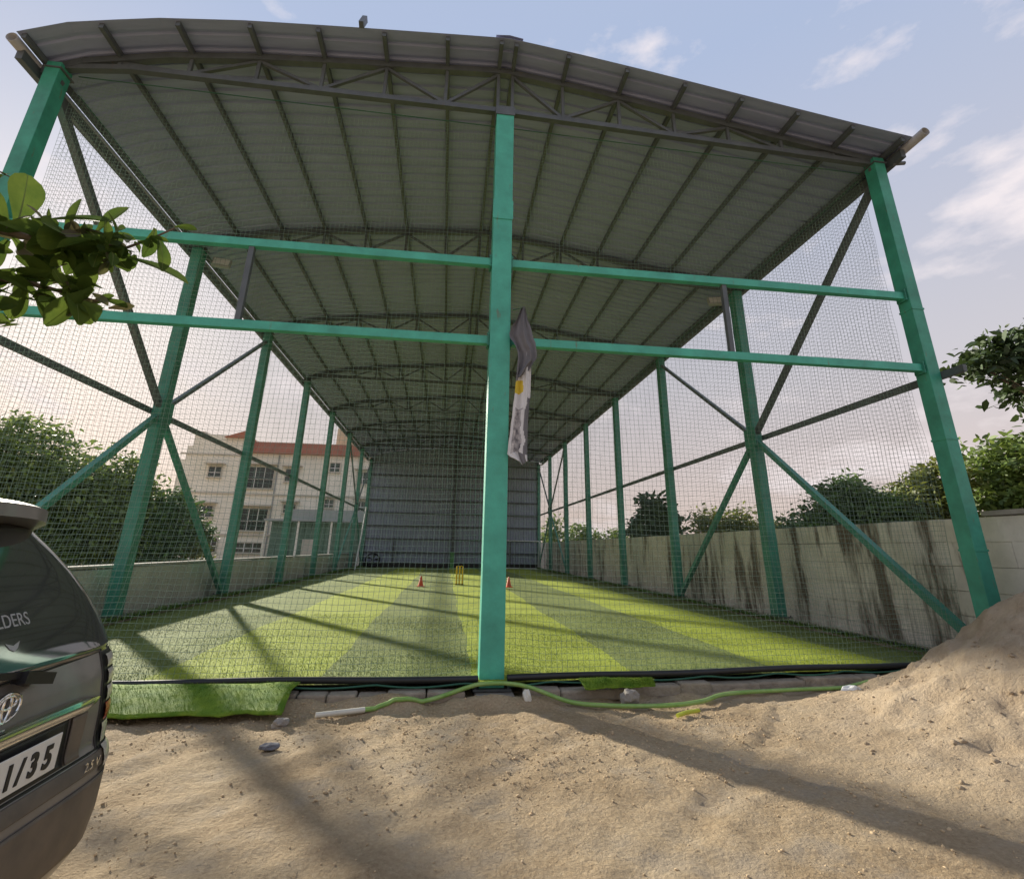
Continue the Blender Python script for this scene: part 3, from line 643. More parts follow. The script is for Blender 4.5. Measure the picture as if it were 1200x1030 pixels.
for k in range(14): A(MB().box((-16.88+k*0.62, 45.13, GZ), (-16.88+k*0.62+0.56, 45.198, 3.48)), 'wall_sheet', MT['shed_wall'])
A(MB().box((-17.4, 44.4, 3.5), (-8.0, 49, 3.68)), 'roof', MT['shed_roof']); A(MB().box((-15.2, 44.7, 3.682), (-8.0, 48.8, 4.6)), 'parapet', MT['shed_roof'])
for x in (-17.2, -14.3, -11.3, -8.3): A(MB().box((x-.08, 44.5, GZ), (x+.08, 44.66, 3.5)), 'post', MT['bwhite'])
A(MB().box((-13.9, 45.05, GZ), (-12.9, 45.128, 1.9)), 'door', MT['bband'])

# ------------------------------------------------------------------ trees
def leaf_cloud(cl, leaf, nper, spread, droop=0.0):
    """cl: clump centres; returns quads"""
    C = np.repeat(np.asarray(cl), nper, 0); n = len(C); P = C+rng.normal(0, spread, (n, 3))*np.array([1, 1, 0.75])
    d = rng.normal(0, 1, (n, 3)); d[:, 2] = d[:, 2]*0.55-droop; d /= np.linalg.norm(d, axis=1)[:, None]
    u = rng.normal(0, 1, (n, 3)); u[:, 2] += 1.0; sdv = np.cross(d, u); sdv /= np.linalg.norm(sdv, axis=1)[:, None]; nn = np.cross(sdv, d)
    L = (leaf*(0.55+0.9*rng.random(n)**1.5))[:, None]; Wd = L*(0.15+0.10*rng.random((n, 1)))
    V = np.stack([P, P+d*L*0.30+sdv*Wd+nn*L*0.05, P+d*L*0.68+sdv*Wd*0.85+nn*L*0.04, P+d*L-nn*L*0.05, P+d*L*0.68-sdv*Wd*0.85+nn*L*0.04, P+d*L*0.30-sdv*Wd+nn*L*0.05], 1).reshape(-1, 3)
    return V, np.arange(6*n).reshape(-1, 6)
def tree(name, base, blobs, leaf, nclump, nper, spread, m, label, trunk_r=0.12, droop=0.0, cat='tree', group=None):
    t = empty(name, base, label, cat, group); bx, by, bz = base; b = MB(); cl = []
    tot = sum(r[0]*r[1]*r[2] for c, r in blobs); top = Vector(blobs[0][0])-Vector(base)
    fork = Vector((top.x*0.3, top.y*0.3, max(0.5, top.z*0.45)))
    b.tube([(0, 0, -0.1), tuple(fork*0.5+Vector((0.05, 0.03, 0))), tuple(fork)], [trunk_r, trunk_r*0.8, trunk_r*0.65], 8)
    limbs = []
    for c, r in blobs:
        c0 = Vector(c)-Vector(base); e = fork.lerp(c0, 0.5)+Vector((0, 0, 0.15*r[2]))
        b.tube([tuple(fork), tuple(e), tuple(c0+Vector((0, 0, 0.4*r[2])))], [trunk_r*0.5, trunk_r*0.35, trunk_r*0.12], 6)
        n = max(6, int(nclump*(r[0]*r[1]*r[2])/tot))
        for k in range(n):
            q = rng.normal(0, 1, 3); q /= np.linalg.norm(q); q *= (rng.random()**0.38)*(0.86+0.28*noise.noise(Vector(q*2.3)+Vector(c)))
            p = np.array(c0)+q*np.array(r); cl.append(p)
            if k % 7 == 0: b.tube([tuple(e), tuple((np.array(e)+p)/2+np.array([0, 0, 0.1])), tuple(p)], [trunk_r*0.2, trunk_r*0.12, trunk_r*0.04], 4, cap=False)
    b.build('trunk', MT['bark'], t)
    V, F = leaf_cloud(cl, leaf, nper, spread, droop); npmesh('crown', V, F, m, t); return t
GL = 'trees beyond the low wall'; GR = 'trees beyond the stained wall'
tree('broadleaf_tree', (-18.2, 16.5, GZ), [((-17.9, 16, 4.0), (3.0, 2.8, 2.3)), ((-20.5, 17, 3.5), (2.4, 2.2, 2.4)), ((-16.3, 15.5, 2.2), (2.2, 2, 2.0)), ((-18.5, 16, 1.0), (3.2, 2, 1.3))], 0.24, 620, 42, 0.30, MT['leaf_mid'], 'tallest leafy tree beyond the low wall, left of the slanting brace', 0.22, group=GL)
tree('broadleaf_tree', (-13.8, 16.5, GZ), [((-13.9, 16, 2.9), (1.9, 1.9, 2.0)), ((-15.0, 16, 2.4), (1.7, 1.6, 2.3)), ((-12.9, 15.5, 1.9), (1.5, 1.6, 1.7)), ((-14.3, 15.4, 0.8), (2.0, 1.5, 1.0))], 0.22, 480, 40, 0.27, MT['leaf_mid'], 'round leafy tree behind the second green post', 0.18, group=GL)
tree('broadleaf_tree', (-11.6, 16.8, GZ), [((-11.7, 16.5, 2.0), (1.15, 1.3, 1.5)), ((-10.9, 16.5, 1.5), (0.8, 0.9, 0.9)), ((-12.0, 16, 0.8), (1.2, 1.1, 1.1))], 0.20, 230, 36, 0.22, MT['leaf_dark'], 'smaller dark leafy tree just left of the white building', 0.12, group=GL)
tree('sapling', (-10.45, 16.2, GZ), [((-10.45, 16.2, 0.85), (0.55, 0.5, 0.55))], 0.20, 26, 16, 0.16, MT['leaf_olive'], 'yellow-green sapling peeping over the low wall beside the white building', 0.04, cat='sapling')
tree('broadleaf_tree', (-24, 26, GZ), [((-24, 26, 3.5), (4, 3, 3.2)), ((-19.5, 27, 2.3), (3.5, 2.5, 2.6)), ((-28, 26, 4.0), (3.5, 3, 3.4))], 0.34, 420, 34, 0.42, MT['leaf_olive'], 'hazy olive tree far behind the tallest left tree', 0.25, group=GL)
tree('broadleaf_tree', (13.8, 10.8, GZ), [((13.9, 10.5, 2.7), (1.5, 1.6, 1.5)), ((12.8, 10.3, 2.1), (1.3, 1.3, 1.2)), ((15.0, 10.5, 2.3), (1.2, 1.3, 1.5)), ((11.6, 10.4, 1.7), (1.1, 1.1, 1.0))], 0.20, 480, 38, 0.20, MT['leaf_dark'], 'dark dense round tree behind the stained wall', 0.15, group=GR)
tree('broadleaf_tree', (17.3, 11, GZ), [((17.2, 10.8, 3.0), (1.3, 1.4, 1.5)), ((16.2, 10.6, 2.4), (1.0, 1.2, 1.4)), ((17.9, 10.4, 4.0), (0.9, 1, 0.9)), ((17.6, 10.2, 1.8), (1.6, 1.2, 1.2))], 0.24, 300, 32, 0.20, MT['leaf_olive'], 'yellow-olive tree behind the front right corner post', 0.15, group=GR)
tree('broadleaf_tree', (20.8, 10, GZ), [((20.6, 10, 4.2), (1.9, 1.8, 1.8)), ((22.4, 10, 4.6), (1.7, 1.6, 1.7)), ((19.6, 9.8, 3.0), (1.4, 1.5, 1.6)), ((22, 9.5, 2.4), (2.2, 1.6, 1.7))], 0.28, 460, 34, 0.26, MT['leaf_mid'], 'tall mid-green tree at the right edge above the wall', 0.2, group=GR)
tree('overhanging_tree', (17.5, 3.4, GZ), [((15.8, 4.0, 6.6), (1.6, 1.2, 1.0)), ((13.7, 4.0, 6.3), (1.0, 0.9, 0.5)), ((12.6, 4.0, 5.9), (0.65, 0.7, 0.28)), ((13.9, 4.0, 5.5), (0.7, 0.7, 0.35)), ((15.2, 4.2, 5.2), (1.0, 0.9, 0.5)), ((14.6, 4.0, 6.9), (0.5, 0.6, 0.25))], 0.26, 230, 26, 0.20, MT['leaf_deep'], 'dark leafy branch reaching in from the right above the wall', 0.2, 0.35)
tree('feathery_tree', (11.4, 22, GZ), [((11.3, 22, 3.6), (1.0, 1.0, 1.1)), ((11.9, 22, 2.6), (1.3, 1.1, 1.1)), ((10.5, 22, 2.4), (1.0, 1.0, 1.0))], 0.42, 110, 18, 0.16, MT['leaf_deep'], 'dark feathery young tree behind the third right post', 0.09, 0.15, group=GR)
tree('bush', (15.6, 22, GZ), [((14.6, 22, 2.5), (1.5, 1.3, 1.2)), ((16.4, 22, 2.7), (1.7, 1.3, 1.2)), ((18.3, 22, 2.3), (1.6, 1.3, 1.1))], 0.24, 260, 24, 0.30, MT['leaf_olive'], 'light green wispy bush showing over the stained wall', 0.08, cat='bush', group=GR)
tree('bush', (10.2, 41, GZ), [((9.3, 41, 2.9), (1.0, 1.2, 1.6)), ((11.8, 41, 2.2), (1.7, 1.5, 1.5)), ((14.5, 41, 2.0), (2, 1.5, 1.3))], 0.34, 160, 26, 0.32, MT['leaf_mid'], 'far green bush beside the end of the shed', 0.1, cat='bush', group=GR)
def far_row():
    cl = []
    for x in np.arange(-150, 190, 1.5):
        if -34 < x < -6: continue
        h = 3.5+2.0*fbm(x*0.05, 3, 0, 1)+1.0*random.random()
        for k in range(9): cl.append((x+rng.normal(0, 0.8), 95+rng.normal(0, 2), GZ+rng.random()*h))
    V, F = leaf_cloud(cl, 1.1, 12, 0.8); tag(npmesh('far_woodland', V, F, MT['leaf_mid']), 'distant line of trees along the horizon', 'woodland', kind='stuff')
far_row()

# big-leaved tree in the near left foreground: trunk stands outside the frame, boughs reach in
nt_ = empty('almond_tree', (-5.6, -6.2, GZ), 'large leaved tree whose boughs reach in at the upper left', 'tree')
def LN(p): return Vector(p)-Vector((-5.6, -6.2, GZ))
b = MB(); b.tube([LN(p) for p in ((-5.6, -6.2, GZ-0.1), (-5.55, -6.15, 1.0), (-5.4, -6.1, 2.4), (-5.5, -6.0, 4.5), (-5.4, -6.1, 6.0))], [0.16, 0.14, 0.12, 0.08, 0.03], 10)
trunk = b.build('trunk', MT['bark'], nt_)
def leafmesh(L, Wd, curl):
    rows = 8; P = []
    for i in range(rows+1):
        t = i/rows; w = Wd*(math.sin(math.pi*min(1, t**1.65*0.95+0.03))**0.62); 
        P.append([(s*w*0.5, t*L, curl*L*(t**2)*-0.5+abs(s)*w*0.16) for s in (-1, -0.5, 0, 0.5, 1)])
    b = MB().grid(P); b.grid([[(q*max(0.0012, 0.0035*(1-i/rows)), P[i][2][1], P[i][2][2]+0.0012) for q in (-1, 1)] for i in range(rows+1)], 1); b.smooth = True; return b
leafM = [leafmesh(l, w, c).mesh('leaf', [MT['leaf_big'] if k < 5 else MT['leaf_old'], MT['leaf_olive']]) for k, (l, w, c) in enumerate([(0.23, 0.105, 0.5), (0.18, 0.085, 0.2), (0.25, 0.115, 0.35), (0.15, 0.07, 0.7), (0.20, 0.10, -0.1), (0.14, 0.055, 0.8), (0.17, 0.075, 0.6)])]
def leaf(par, p, d, roll, k, s=1.0):
    o = bpy.data.objects.new('leaf', leafM[k]); COL.objects.link(o); o.parent = par
    y = Vector(d).normalized(); up = Vector((0, 0, 1)); x = y.cross(up); x = x.normalized() if x.length > 0.1 else Vector((1, 0, 0)); z = x.cross(y)
    m = Matrix((x, y, z)).transposed().to_4x4()@Matrix.Rotation(roll, 4, 'Y'); m = m@Matrix.Scale(s, 4); m.translation = Vector(p); o.matrix_local = m
boughs = [  # polyline in world coordinates
    [(-5.4, -6.1, 2.2), (-4.0, -5.2, 2.30), (-3.0, -4.8, 2.38), (-2.45, -4.65, 2.40), (-2.15, -4.6, 2.36), (-2.0, -4.6, 2.36), (-1.90, -4.6, 2.38)],
    [(-5.45, -6.05, 2.0), (-4.0, -5.3, 2.00), (-3.0, -4.8, 2.12), (-2.45, -4.65, 2.20), (-2.15, -4.6, 2.18), (-1.94, -4.58, 2.14)],
    [(-5.4, -6.1, 1.9), (-4.0, -5.3, 1.95), (-3.0, -4.85, 2.00), (-2.5, -4.65, 2.05), (-2.2, -4.62, 2.02)],
    [(-5.5, -6.0, 3.4), (-4.3, -5.1, 3.3), (-3.5, -4.4, 3.22), (-2.93, -4.0, 3.07)],
    [(-2.15, -4.6, 2.36), (-1.95, -4.58, 2.34), (-1.82, -4.58, 2.42), (-1.74, -4.58, 2.48)]]
for bi, pl in enumerate(boughs):
    b = MB(); b.tube([LN(p) for p in pl], list(np.linspace(0.035 if bi < 4 else 0.008, 0.003, len(pl))), 7); bo = b.build('bough', MT['bark'], nt_)
    P = [LN(p) for p in pl]
    n = [96, 92, 70, 30, 12][bi]
    for q in range(n):
        f_ = (q+0.5)/n; t = 1.4+(len(P)-1-1.4)*f_**0.55 if bi < 4 else (len(P)-1)*f_
        i = min(int(t), len(P)-2); p = P[i].lerp(P[i+1], t-i)+Vector((random.gauss(0, .02), random.gauss(0, .04), random.gauss(0, .03)))
        a = random.uniform(0, 6.283); d = Vector((math.cos(a)*0.8, math.sin(a)*0.7, random.gauss(-0.05, 0.6)))
        sc_ = random.uniform(0.42, 0.88)*(0.6 if bi == 4 else 1)*(0.8 if t > len(P)-2 else 1)
        leaf(bo, p, d, random.uniform(-1.4, 1.4), random.choice([0, 1, 2, 3, 4, 0, 4, 5, 6]), sc_)
# a few leaves that stand out against the sky
bo = nt_
for p, d, rl, k, s in [((-1.90, -4.6, 2.325), (1, 0.15, -0.13), 0.5, 2, 1.0), ((-2.05, -4.6, 2.22), (0.6, -0.1, -0.75), 0.2, 0, 0.9), ((-1.95, -4.6, 2.18), (-0.4, -0.2, -0.9), 0.5, 4, 1.0), ((-2.10, -4.6, 2.38), (0.1, 0.0, 0.9), 1.0, 4, 0.9), ((-2.0, -4.6, 2.42), (0.3, 0.1, 0.8), 1.0, 1, 0.9), ((-2.28, -4.6, 2.42), (-0.1, 0, 1), 0.9, 2, 1.0), ((-2.2, -4.6, 2.45), (0.9, 0, 0.25), 0.7, 2, 0.9), ((-1.78, -4.6, 2.42), (0.5, 0, -0.8), 0.4, 3, 0.9), ((-1.80, -4.6, 2.46), (0.1, 0, -0.9), 0.4, 3, 0.8)]:
    leaf(bo, LN(p), d, rl, k, s)

# ------------------------------------------------------------------ parked van (rear right quarter in view)
van = empty('parked_van', (-2.11, -4.14, GZ), 'dark grey people carrier with white plate parked at the left edge', 'van', rz=R(1.5))
LV = [(.20, -.04, -4.30, .84), (.28, .02, -4.42, .862), (.42, .045, -4.5, .868), (.58, .045, -4.52, .882), (.64, .03, -4.52, .885), (.68, .0, -4.50, .887), (.82, -.005, -4.47, .887), (.96, -.025, -4.35, .880), (1.05, -.055, -3.95, .866), (1.10, -.075, -3.45, .848), (1.20, -.125, -3.2, .810), (1.30, -.19, -3.0, .775), (1.40, -.27, -2.85, .738), (1.50, -.365, -2.68, .695), (1.60, -.475, -2.45, .650), (1.66, -.53, -2.3, .615), (1.70, -.60, -2.15, .565), (1.73, -.70, -2.0, .49), (1.745, -.90, -1.85, .38)]
LW = np.array(LV)
_w = np.arange(0.20, 1.7451, 0.005); _k = np.hanning(17)[1:-1]; _k /= _k.sum()
_t = [_w]+[np.convolve(np.pad(np.interp(_w, LW[:, 0], LW[:, i]), 7, mode='reflect', reflect_type='odd'), _k, mode='valid') for i in (1, 2, 3)]
LW = np.stack(_t, 1)
def lev(w): return [float(np.interp(w, LW[:, 0], LW[:, i])) for i in (1, 2, 3)]
def shell(w, th):
    xr, xf, hb = lev(w); xc, L = (xr+xf)/2, (xr-xf)/2; c, s_ = math.cos(th), math.sin(th); e = 1/4.0
    return Vector((xc+L*math.copysign(abs(c)**e, c), hb*math.copysign(abs(s_)**e, s_), w))
def th_of_v(w, v):
    hb = lev(w)[2]; return math.asin(max(-1, min(1, math.copysign(min(1, abs(v)/hb)**4, v))))
def rear(w, v, off=0.0):
    th = th_of_v(w, v); p = shell(w, th)
    if off:
        dw = shell(w+0.01, th_of_v(w+.01, v))-shell(w-.01, th_of_v(w-.01, v)); dv = shell(w, th_of_v(w, v+.01))-shell(w, th_of_v(w, v-.01))
        p = p+dv.cross(dw).normalized()*off
    return p
def corner(w, th, off):
    p = shell(w, th); dw = shell(w+0.01, th)-shell(w-.01, th); dt = shell(w, th+.01)-shell(w, th-.01); return p+dt.cross(dw).normalized()*off
ths = []
for k in range(128):
    a = 2*math.pi*k/128; ths.append(a)
# cluster samples so that flat sides and corners are both covered
vs = list(np.linspace(-0.93, 0.93, 31)); ths = [math.asin(math.copysign(abs(v)**4, v)) for v in vs]
ths += [math.atan2(math.sqrt(max(0, 1-c**8)), math.copysign(c**4, c)) for c in np.linspace(0.80, -0.80, 24)]
ths += [math.pi-math.asin(math.copysign(abs(v)**4, v)) for v in np.linspace(0.93, -0.93, 21)]
ths += [2*math.pi-math.atan2(math.sqrt(max(0, 1-c**8)), math.copysign(c**4, c)) for c in np.linspace(-0.80, 0.80, 24)]
ws = sorted(set([l[0] for l in LV]+list(np.arange(.25, 1.70, .05))))
b = MB(); P = [[tuple(shell(w, t)) for t in ths+[ths[0]]] for w in ws]
b.grid(P); k = len(b.v); top = P[-1][:-1]; b.add(top, [tuple(range(len(top)))]); bot_ = P[0][:-1]; b.add(bot_, [tuple(range(len(bot_)))[::-1]]); b.smooth = True
body = b.build('body', MT['car_paint'], van); bpy.context.view_layer.objects.active = body
def patch(name, w0, w1, vfun, off, m, par=van, nw=14, nv=24):
    P = []
    for w in np.linspace(w0, w1, nw):
        a, c = vfun((w-w0)/(w1-w0), w); P.append([tuple(rear(w, v, off)) for v in np.linspace(a, c, nv)])
    b = MB().grid(P); b.smooth = True; o = b.build(name, m, par); s_ = o.modifiers.new('thickness', 'SOLIDIFY'); s_.thickness = 0.006; s_.offset = -0.5; return o
def glass_edge(t, w):
    h = lev(w)[2]*0.875; r = 0.17
    if t < r: h -= 0.13*(1-math.sqrt(max(0, 1-(1-t/r)**2)))
    if t > 1-0.08: h -= 0.05*(1-math.sqrt(max(0, 1-((t-0.92)/0.08)**2)))
    return -h, h
gl = patch('rear_glass', 1.055, 1.615, glass_edge, 0.004, MT['car_glass'], nw=22, nv=40)
# spoiler lip over the glass
P = []
for v in np.linspace(-0.60, 0.60, 25):
    q = 1-abs(v/0.63)**4; x0 = rear(1.60, v*0.98).x; sec = [(x0-0.20, 1.715+0.012*q), (x0+0.05*q, 1.708+0.010*q), (x0+0.075*q+0.03, 1.694+0.008*q), (x0+0.075*q+0.034, 1.645), (x0+0.01, 1.622), (x0-0.20, 1.63)]
    P.append([(a, v, c-0.022*(1-q)*2) for a, c in sec])
b = MB().grid(P); b.smooth = True; b.add(P[0], [tuple(range(6))]); b.add(P[-1], [tuple(range(6))[::-1]]); spo = b.build('spoiler', MT['car_paint'], van)
MB().box((-0.40, -0.13, 1.600), (-0.38, 0.13, 1.618)).build('brake_light', MT['lamp_red'], spo)
# panel seams, chrome bar, plate recess
def strip(name, pts, off, h, m, par=van, thick=0.012):
    P0 = [rear(w-h/2, v, off) for w, v in pts]; P1 = [rear(w+h/2, v, off) for w, v in pts]; Pm = [rear(w, v, off+thick) for w, v in pts]
    b = MB().grid([[tuple(p) for p in P0], [tuple(p) for p in Pm], [tuple(p) for p in P1]]); b.smooth = False; return b.build(name, m, par)
strip('tailgate_seam', [(1.045+0.02*abs(v), v) for v in np.linspace(-0.80, 0.80, 20)], 0.0005, 0.008, MT['black'], thick=0.002)
strip('tailgate_seam', [(0.657, v) for v in np.linspace(-0.74, 0.74, 20)], 0.0005, 0.010, MT['black'], thick=0.002)
for s in (-1, 1): 
    b = MB(); b.tube([rear(w, s*lev(w)[2]*0.645, 0.001) for w in np.linspace(0.66, 1.06, 10)], 0.004, 6); b.build('tailgate_seam', MT['black'], van)
b = MB(); secs = []
for v in np.linspace(-0.55, 0.55, 23):
    tap = min(1, (0.56-abs(v))/0.16)**0.6; c = 0.868+0.010*(1-(v/0.55)**2)
    secs.append([tuple(rear(c+h*tap, v, o_*tap+0.002)) for h, o_ in ((-0.034, 0), (-0.030, 0.022), (-0.010, 0.034), (0.016, 0.030), (0.028, 0.014), (0.030, 0))])
b.grid(secs); b.smooth = True; ch = b.build('chrome_bar', MT['chrome'], van)
patch('plate_recess', 0.665, 0.835, lambda t, w: (-0.34, 0.34), 0.003, MT['black'])
patch('recess_trim', 0.665, 0.835, lambda t, w: (0.345+0.01*t, 0.43+0.02*t), 0.012, MT['dust_paint'])
patch('recess_trim', 0.665, 0.835, lambda t, w: (-0.43-0.02*t, -0.345-0.01*t), 0.012, MT['dust_paint'])
patch('lower_panel', 0.59, 0.648, lambda t, w: (-0.72, 0.72), 0.004, MT['dust_paint'])
patch('bumper_cover', 0.30, 0.555, lambda t, w: (-0.78, 0.78), 0.006, MT['dust_paint'])
pz = 0.752; xp = rear(pz, 0).x+0.030
pl = MB().box((xp-0.004, -0.26, pz-0.062), (xp+0.003, 0.26, pz+0.062)).build('number_plate', MT['plate'], van, 0.003)
def rearM(x, v, w, tilt=0.0):   # text frame: x axis of text = +y of the van, y axis of text = up, normal = +x
    m = Matrix(((0, -math.sin(tilt), math.cos(tilt)), (1, 0, 0), (0, math.cos(tilt), math.sin(tilt)))).to_4x4(); m.translation = Vector((x, v, w)); return m
def vtext(body, name, size, m, v, w, x=None, tilt=0.0, **k):
    x = x if x is not None else rear(w, v, 0.012).x
    return text(body, name, size, m, van, rearM(x, v, w, tilt), **k)
for chx, vv in (('N', -0.10), ('1', 0.0), ('/', 0.055), ('3', 0.12), ('5', 0.195)):
    vtext(chx, 'plate_character', 0.105, MT['black'], vv, pz-0.006, xp+0.005, bold=0.004, sx=0.9)
tl = math.atan2(0.58, 1.0)
def glass_text(body, size, v, w, arc):
    x0 = v
    t = vtext(body, 'window_lettering', size, MT['sticker'], v, w, rear(w, v, 0.009).x, tilt=tl, sx=0.8, depth=0.0006); return t
glass_text('BUILDERS', 0.075, 0.03, 1.245, 0)
b = MB(); 
for s in (-1, 1): b.add([rear(1.160, 0.04, 0.0075), rear(1.172, 0.04+s*0.036, 0.0075), rear(1.150, 0.04+s*0.020, 0.0075), rear(1.140, 0.04, 0.0075)], [(0, 1, 2, 3) if s > 0 else (0, 3, 2, 1)])
b.build('window_emblem', MT['sticker'], van)
vtext('2.5 V', 'badge_lettering', 0.05, MT['chrome'], 0.50, 0.62, rear(0.62, 0.50, 0.014).x)
# tailgate emblem: three interlocked ellipses
def ell(cx, cz, a, c, r):
    return [(0.0, cx+a*math.cos(t), cz+c*math.sin(t)) for t in np.linspace(0, 2*math.pi, 33)]
em = MB(); ew, evv = 0.972, -0.03; ex = rear(ew, evv, 0.012).x
for cx, cz, a, c in ((0, 0, 0.066, 0.046), (0, 0.016, 0.043, 0.020), (0, 0.001, 0.019, 0.043)):
    em.tube([(ex, evv+p[1], ew+p[2]) for p in ell(cx, cz, a, c, 1)], 0.0052, 8, cap=False)
em.build('emblem', MT['chrome'], van)
# wiper
wp = MB(); wp.tube([rear(1.03, 0.02, 0.03), rear(1.05, 0.02, 0.05)], 0.026, 12); wp.bar(rear(1.045, 0.08, 0.045), rear(1.10, -0.30, 0.035), 0.03, 0.022); wp.bar(rear(1.085, -0.08, 0.018), rear(1.135, -0.52, 0.016), 0.018, 0.02)
wp.bar(rear(1.05, -0.02, 0.05), rear(1.02, 0.13, 0.045), 0.05, 0.04); wp.build('wiper', MT['black'], van)
# tail lamps in stacked lens bands, wheels
for s in (-1, 1):
    lm = None; bands = [(0.58, 0.66, 'lamp_clear'), (0.67, 0.75, 'lamp_clear'), (0.76, 0.83, 'lamp_red'), (0.84, 0.90, 'lamp_clear'), (0.91, 0.97, 'lamp_clear'), (0.98, 1.035, 'lamp_clear')]
    P = [[tuple(corner(w, s*t, 0.004)) for t in np.linspace(R(11), R(60), 24)] for w in np.linspace(0.565, 1.05, 14)]
    b = MB().grid(P); b.smooth = True; lm = b.build('tail_lamp', MT['black'], van)
    for w0, w1, mm in bands:
        P = [[tuple(corner(w, s*t, 0.014 if w0 < w < w1 else 0.009)) for t in np.linspace(R(12.5), R(58), 24)] for w in np.linspace(w0, w1, 5)]
        b = MB().grid(P); b.smooth = True; b.build('lens', MT[mm], lm)
    for x in (-0.92, -3.62):
        b = MB(); b.lathe([(0.16, -0.10), (0.30, -0.10), (0.325, -0.07), (0.33, 0), (0.325, 0.07), (0.30, 0.10), (0.16, 0.10)], 32, axis='y'); wh = b.build('wheel', MT['rubber'], van); wh.location = (x, s*0.775, 0.33)
        b = MB(); b.lathe([(0.03, s*0.10), (0.20, s*0.085), (0.21, s*0.105), (0.215, s*0.10)], 28, axis='y')
        for a in range(5): b.bar((0.03*math.cos(a*1.257), s*0.108, 0.03*math.sin(a*1.257)), (0.19*math.cos(a*1.257), s*0.104, 0.19*math.sin(a*1.257)), 0.05, 0.02)
        b.build('rim', MT['chrome'], wh)
    # side windows and mirror
    P = [[tuple(corner(w, s*t, 0.004)) for t in np.linspace(R(69), R(118), 20)] for w in np.linspace(1.10, 1.56, 8)]
    b = MB().grid(P); b.smooth = True; b.build('side_glass', MT['car_glass'], van)
    MB().box((-3.0, s*0.88, 1.05), (-2.88, s*1.06, 1.20)).build('mirror', MT['car_paint'], van, 0.03)

# ------------------------------------------------------------------ things in and around the pitch
st = empty('cricket_stumps', (0.06, 15.3, TZ), 'yellow cricket stumps on a black base between two cones', 'stumps')
MB().box((-0.17, -0.06, 0), (0.17, 0.06, 0.035)).build('base', MT['black'], st, 0.008)
for x in (-0.12, 0, 0.12): MB().lathe([(0.0, 0.03), (0.030, 0.031), (0.030, 0.69), (0.016, 0.705)], 10, (x, 0, 0)).build('stump', MT['yellow'], st)
for x in (-0.058, 0.058): MB().lathe([(0.006, -0.05), (0.010, -0.02), (0.010, 0.02), (0.006, 0.05)], 8, (x, 0, 0.711), 'x').build('bail', MT['yellow'], st)
for x, lab in ((-1.42, 'small orange marker cone left of the yellow stumps'), (1.93, 'small orange marker cone right of the yellow stumps')):
    c = empty('marker_cone', (x, 14.2, TZ), lab, 'cone', 'marker cones by the stumps')
    MB().lathe([(0.115, 0.02), (0.10, 0.022), (0.028, 0.36), (0.018, 0.37)], 18).build('body', MT['orange'], c); MB().box((-0.14, -0.14, 0), (0.14, 0.14, 0.02)).build('base', MT['orange'], c, 0.008)
gl_ = empty('goal', (5.2, 33.0, TZ), 'small white goal frame standing at the rear sheet wall', 'goal')
for x in (-1.3, 1.3): MB().tube([(x, 0, 0), (x, 0, 2.0)], 0.035, 10).build('post', MT['white_paint'], gl_); MB().tube([(x, 0.02, 1.98), (x, 0.55, 0.03)], 0.02, 8).build('stay', MT['white_paint'], gl_)
MB().tube([(-1.335, 0, 2.0), (1.335, 0, 2.0)], 0.035, 10).build('crossbar', MT['white_paint'], gl_); MB().tube([(-1.3, 0, 0.04), (1.3, 0, 0.04)], 0.03, 8).build('ground_bar', MT['white_paint'], gl_)
fan = empty('floor_fan', (-5.75, 33.2, TZ), 'round black drum fan on the turf at the left rear corner', 'fan')
b = MB(); b.tube([(0.5*math.cos(t), 0, 0.52+0.42*math.sin(t)) for t in np.linspace(0, 6.283, 33)], 0.05, 8, cap=False); b.build('rim', MT['black'], fan)
for k in range(5):
    a = k*1.2566; MB().add([(0.06*math.cos(a), 0.04, 0.52+0.06*math.sin(a)), (0.44*math.cos(a-.2), 0.08, 0.52+0.37*math.sin(a-.2)), (0.44*math.cos(a+.35), -0.02, 0.52+0.37*math.sin(a+.35))], [(0, 1, 2), (2, 1, 0)]).build('blade', MT['steel'], fan)
MB().lathe([(0.09, -0.08), (0.10, 0), (0.06, 0.1)], 14, (0, 0, 0.52), 'y').build('hub', MT['steel'], fan)
MB().box((-0.35, -0.2, 0), (0.35, 0.2, 0.06)).build('stand', MT['black'], fan, 0.01)
b = MB(); b.box((-0.14, -0.05, 0), (0.14, 0.05, 1.05)); b.box((-0.17, -0.07, 1.05), (0.17, 0.07, 1.10)); b.box((-0.20, -0.10, 0), (0.20, 0.10, 0.03)); o = b.build('post_pad', mat('pad', (0.12, 0.30, 0.12), 0.7)); o.location = (0.0, 33.60, TZ); tag(o, 'short green pad at the foot of the rear wall post', 'pad')
b = MB(); b.tube([(-6.20, 28.6, TZ), (-6.28, 30.4, 2.0), (-6.33, 31.6, 4.0)], 0.045, 10); o = b.build('leaning_pole', MT['white_paint']); tag(o, 'thin pale pole leaning against the left side net near the rear', 'pole')
for s, lab in ((-1, 'grey floodlight under the left eave by the second post'), (1, 'grey floodlight under the right eave by the second post')):
    fl = empty('floodlight', (s*6.30, 4.95, 7.72), lab, 'floodlight', 'floodlights under the eaves')
    MB().box((-0.20, -0.05, -0.14), (0.20, 0.05, 0.14)).build('housing', MT['pvc'], fl, 0.015); MB().box((-0.17, -0.056, -0.11), (0.17, -0.051, 0.11)).build('glass', MT['white_paint'], fl)
    MB().bar((s*0.2, 0, 0.0), (s*0.34, 0.0, 0.12), 0.04).build('bracket', MT['steel'], fl); fl.rotation_euler = (R(-25), 0, R(-12*s))
